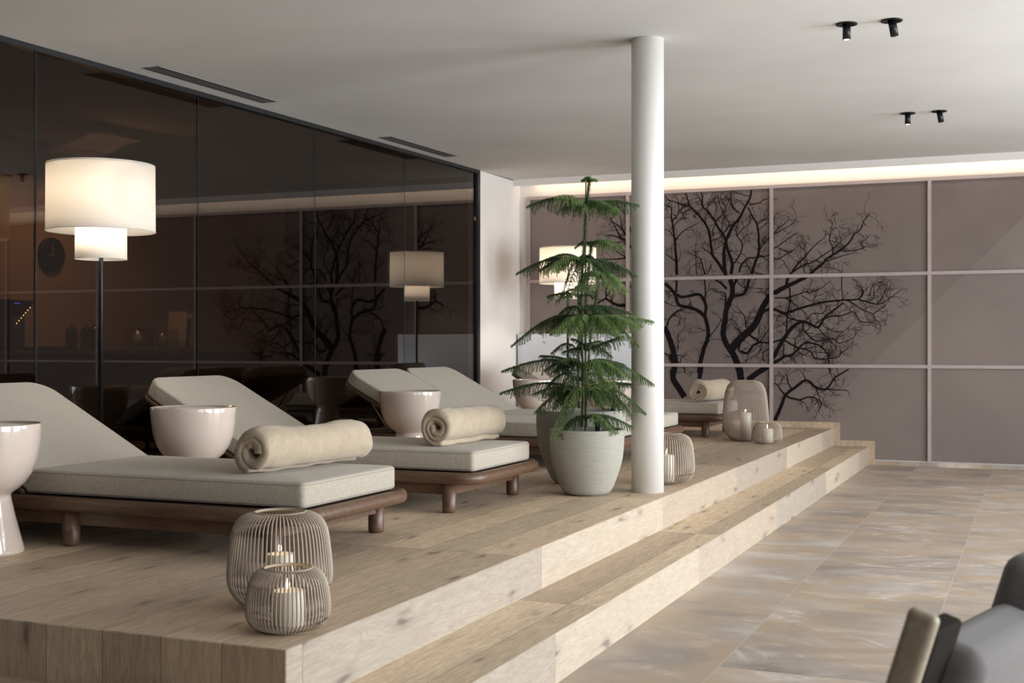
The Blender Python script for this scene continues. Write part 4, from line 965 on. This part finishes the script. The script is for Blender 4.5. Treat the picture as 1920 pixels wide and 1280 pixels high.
def dome(y, r, h, label):
    c = thing('glass_dome', label, 'glass dome', (-7.12, y, ZC), 0, 'glass domes on the sideboard')
    p = [(r, 0.006), (r, h - r * 0.9)] + [(r * math.cos(R(a)), h - r * 0.9 + r * 0.9 * math.sin(R(a))) for a in range(10, 91, 10)]
    MB().lathe(p, 32).build('cloche', SMOKE, c); MB().lathe([(0, 0), (r + 0.006, 0.0), (r + 0.006, 0.008), (0, 0.008)], 32).build('base', BLK, c)
    MB().lathe([(0, h - 0.002), (0.008, h), (0.011, h + 0.01), (0, h + 0.02)], 12).build('knob', SMOKE, c)
dome(7.86, 0.046, 0.19, 'single glass dome standing apart on the sideboard, left of the lamp pole')
dome(8.03, 0.046, 0.19, 'left glass dome of the touching pair on the sideboard')
dome(8.13, 0.046, 0.20, 'taller right glass dome of the touching pair, nearest the lamp pole')
tag(MB().box((-0.12, -0.17, 0), (0.12, 0.17, 0.03), bev=0.01).build('serving_tray', BLK, None, (-7.15, 7.62, ZC)), 'flat black tray left of the glass domes', 'tray')
for y, lab in ((8.66, 'left clear glass jar on the sideboard right of the lamp pole'), (8.99, 'right clear glass jar on the sideboard beside the boards')):
    c = thing('glass_jar', lab, 'jar', (-7.10, y, ZC + 0.0125), 0, 'glass jars on the sideboard')
    MB().lathe([(0, 0), (0.115, 0.0), (0.118, 0.01), (0.118, 0.17), (0.113, 0.17), (0.113, 0.012), (0, 0.010)], 40).build('vessel', CGLASS, c)
    MB().lathe([(0, 0.012), (0.04, 0.012), (0.04, 0.11), (0, 0.115)], 20, c=(0.02, -0.04)).build('contents', simple('jar_contents', (0.25, 0.28, 0.27), 0.6), c)
tag(MB().box((-0.17, -0.55, 0), (0.17, 0.5, 0.012), bev=0.004).build('serving_board', simple('grey_board', (0.13, 0.12, 0.11), 0.5), None, (-7.12, 8.85, ZC)), 'low grey board carrying the glass jars', 'board')
for k, (y, a) in enumerate(((9.18, -6), (9.27, -3))):
    o = MB().box((-0.10, -0.011, 0), (0.10, 0.011, (0.33, 0.30)[k]), bev=0.004).build('cutting_board', simple('pale_board_%s' % 'ab'[k], (0.34, 0.27, 0.2), 0.6), None, (-7.12, y, ZC + 0.0135), (R(a), 0, 0))
    tag(o, ('taller upright pale board leaning behind the glass jars', 'rightmost upright thin board beside the glass jars')[k], 'board')
c = thing('wall_clock', 'round black clock on the brown wall behind the glass', 'clock', (XW + 0.001, 8.16, 1.892))
M = Matrix.Rotation(R(90), 4, 'Y')
MB().lathe([(0, 0), (0.14, 0.0), (0.142, 0.004), (0.142, 0.03), (0.138, 0.034), (0.0, 0.034)], 56, M=M).build('case', BLK, c)
MB().box((0.035, -0.003, -0.01), (0.037, 0.003, 0.085), M=Matrix.Rotation(R(8), 4, 'X')).box((0.036, -0.0035, -0.01), (0.038, 0.0035, 0.06), M=Matrix.Rotation(R(95), 4, 'X')).build('hands', GREYST, c)
c = thing('coffee_machine', 'black machine with blue display and lit dots at the left edge behind the glass', 'coffee machine', (-7.12, 7.18, ZC))
MB().box((-0.16, -0.35, 0), (0.16, 0.02, 0.27), bev=0.01).build('body', simple('machine_grey', (0.07, 0.07, 0.07), 0.4, 0.5), c)
b = MB(); vs = [(x, y, z) for x in (-0.17, 0.17) for y, z in ((-0.38, 0.20), (-0.02, 0.26), (0.12, 0.375), (-0.38, 0.375))]
b.add(vs, [(0, 1, 2, 3)[::-1], (4, 5, 6, 7), (0, 4, 5, 1)[::-1], (1, 5, 6, 2)[::-1], (2, 6, 7, 3)[::-1], (3, 7, 4, 0)[::-1]], 0, False)
hd = b.build('control_head', BLK, c)
MB().box((0.171, -0.10, 0.345), (0.173, -0.045, 0.355)).build('display', SCRB, hd)
for k in range(7): MB().lathe([(0, 0), (0.0045, 0.0), (0.0045, 0.003), (0, 0.004)], 10, M=Matrix.Translation((0.171, 0.055 - k * 0.022, 0.322 - k * 0.020)) @ M).build('indicator_light', SCRW, hd)
tag(MB().box((-0.1, -0.2, 0), (0.1, 0.12, 0.05), bev=0.006).build('napkin_stack', simple('grey_paper', (0.3, 0.3, 0.29), 0.7), None, (-7.12, 6.66, ZC - 0.0)), 'grey stack of papers at the left end of the sideboard', 'papers')
def sofa(name, loc, rz, w, label):
    c = thing(name, label, 'sofa', loc, rz)
    MB().slab(0, 0, 0.72, w, 0.10, 0.36, [0.10] * 4, 0.05).build('seat', OLIVE, c)
    MB().slab(-0.30, 0, 0.20, w - 0.02, 0.20, 0.64, [0.09] * 4, 0.08).build('backrest', OLIVE, c)
    for s in (-1, 1): MB().slab(0.03, s * (w / 2 - 0.07), 0.62, 0.14, 0.2, 0.50, [0.06] * 4, 0.06).build('armrest', OLIVE, c)
    for x in (-0.28, 0.28):
        for s in (-1, 1): MB().lathe([(0, 0), (0.015, 0), (0.02, 0.11), (0, 0.11)], 12, c=(x, s * (w / 2 - 0.1))).build('leg', BLK, c)
sofa('sofa', (-6.02, 9.1, PZ), R(180), 1.7, 'long dark olive sofa behind the dark glass')
sofa('armchair', (-6.05, 7.6, PZ), R(180), 0.62, 'dark olive armchair behind the glass next to the lamp pole')
l = bpy.data.lights.new('back_room', 'AREA'); l.size = 0.5; l.energy = REAR; l.color = (1.0, 0.76, 0.52)
lo = bpy.data.objects.new('back_room_downlight', l); COL.objects.link(lo); lo.location = (-6.9, 7.9, 2.72); lo.rotation_euler = (0, R(-14), 0)

# ------------------------------------------------------------ lounge chairs in the right foreground
def lounge_chair(loc, rz, label):
    c = thing('lounge_chair', label, 'chair', loc, rz)
    T = Matrix.Translation((0, 0.0, 0.36)) @ Matrix.Rotation(R(-17), 4, 'X')
    MB().slab(0.23, 0, 0.024, 0.040, 0.0, 0.46, [0.010] * 4, 0.009, M=T).build('back_post', CHW, c)
    MB().slab(-0.23, 0, 0.024, 0.040, 0.0, 0.44, [0.010] * 4, 0.009, M=T).build('back_post', CHW, c)
    MB().slab(0.165, 0.004, 0.10, 0.030, 0.02, 0.435, [0.008] * 4, 0.006, M=T).build('side_panel', CHD, c)
    MB().slab(-0.03, 0.02, 0.32, 0.09, 0.02, 0.40, [0.03] * 4, 0.03, M=T).build('backrest', GREYF, c)
    MB().slab(-0.26, 0.02, 0.14, 0.11, 0.02, 0.47, [0.03] * 4, 0.03, M=T).build('wing', GREYF, c)
    MB().slab(0, -0.30, 0.50, 0.52, 0.30, 0.43, [0.06] * 4, 0.04).build('seat', GREYF, c)
    for s in (-1, 1):
        for y in (0.0, -0.50): MB().lathe([(0, 0), (0.014, 0), (0.020, 0.37), (0, 0.37)], 16, c=(s * 0.22, y)).build('leg', CHW, c)
    return c
lounge_chair((-0.20, 1.929, 0), R(-105.7), 'grey lounge chair with wooden back post at the bottom right corner')
S.camera = None
cam = bpy.data.cameras.new('camera'); co = bpy.data.objects.new('camera', cam); COL.objects.link(co)
co.location = (0, 0, 1.138); co.rotation_euler = (R(90), 0, math.atan(988 / 2350))
cam.sensor_width = 36; cam.lens = 2350 / 1920 * 36; cam.shift_y = 6.5 / 1920; cam.clip_start = 0.05
cam.dof.use_dof = True; cam.dof.focus_distance = 5.6; cam.dof.aperture_fstop = 7.0
S.camera = co
w = bpy.data.worlds.new('world'); S.world = w; w.use_nodes = True
bg = w.node_tree.nodes['Background']; bg.inputs[0].default_value = (0.75, 0.86, 1.0, 1); bg.inputs[1].default_value = 0.5
S.view_settings.view_transform = 'Standard'; S.view_settings.look = 'None'; S.view_settings.gamma = 1.0
S.view_settings.use_curve_mapping = False; S.view_settings.exposure = EXPO
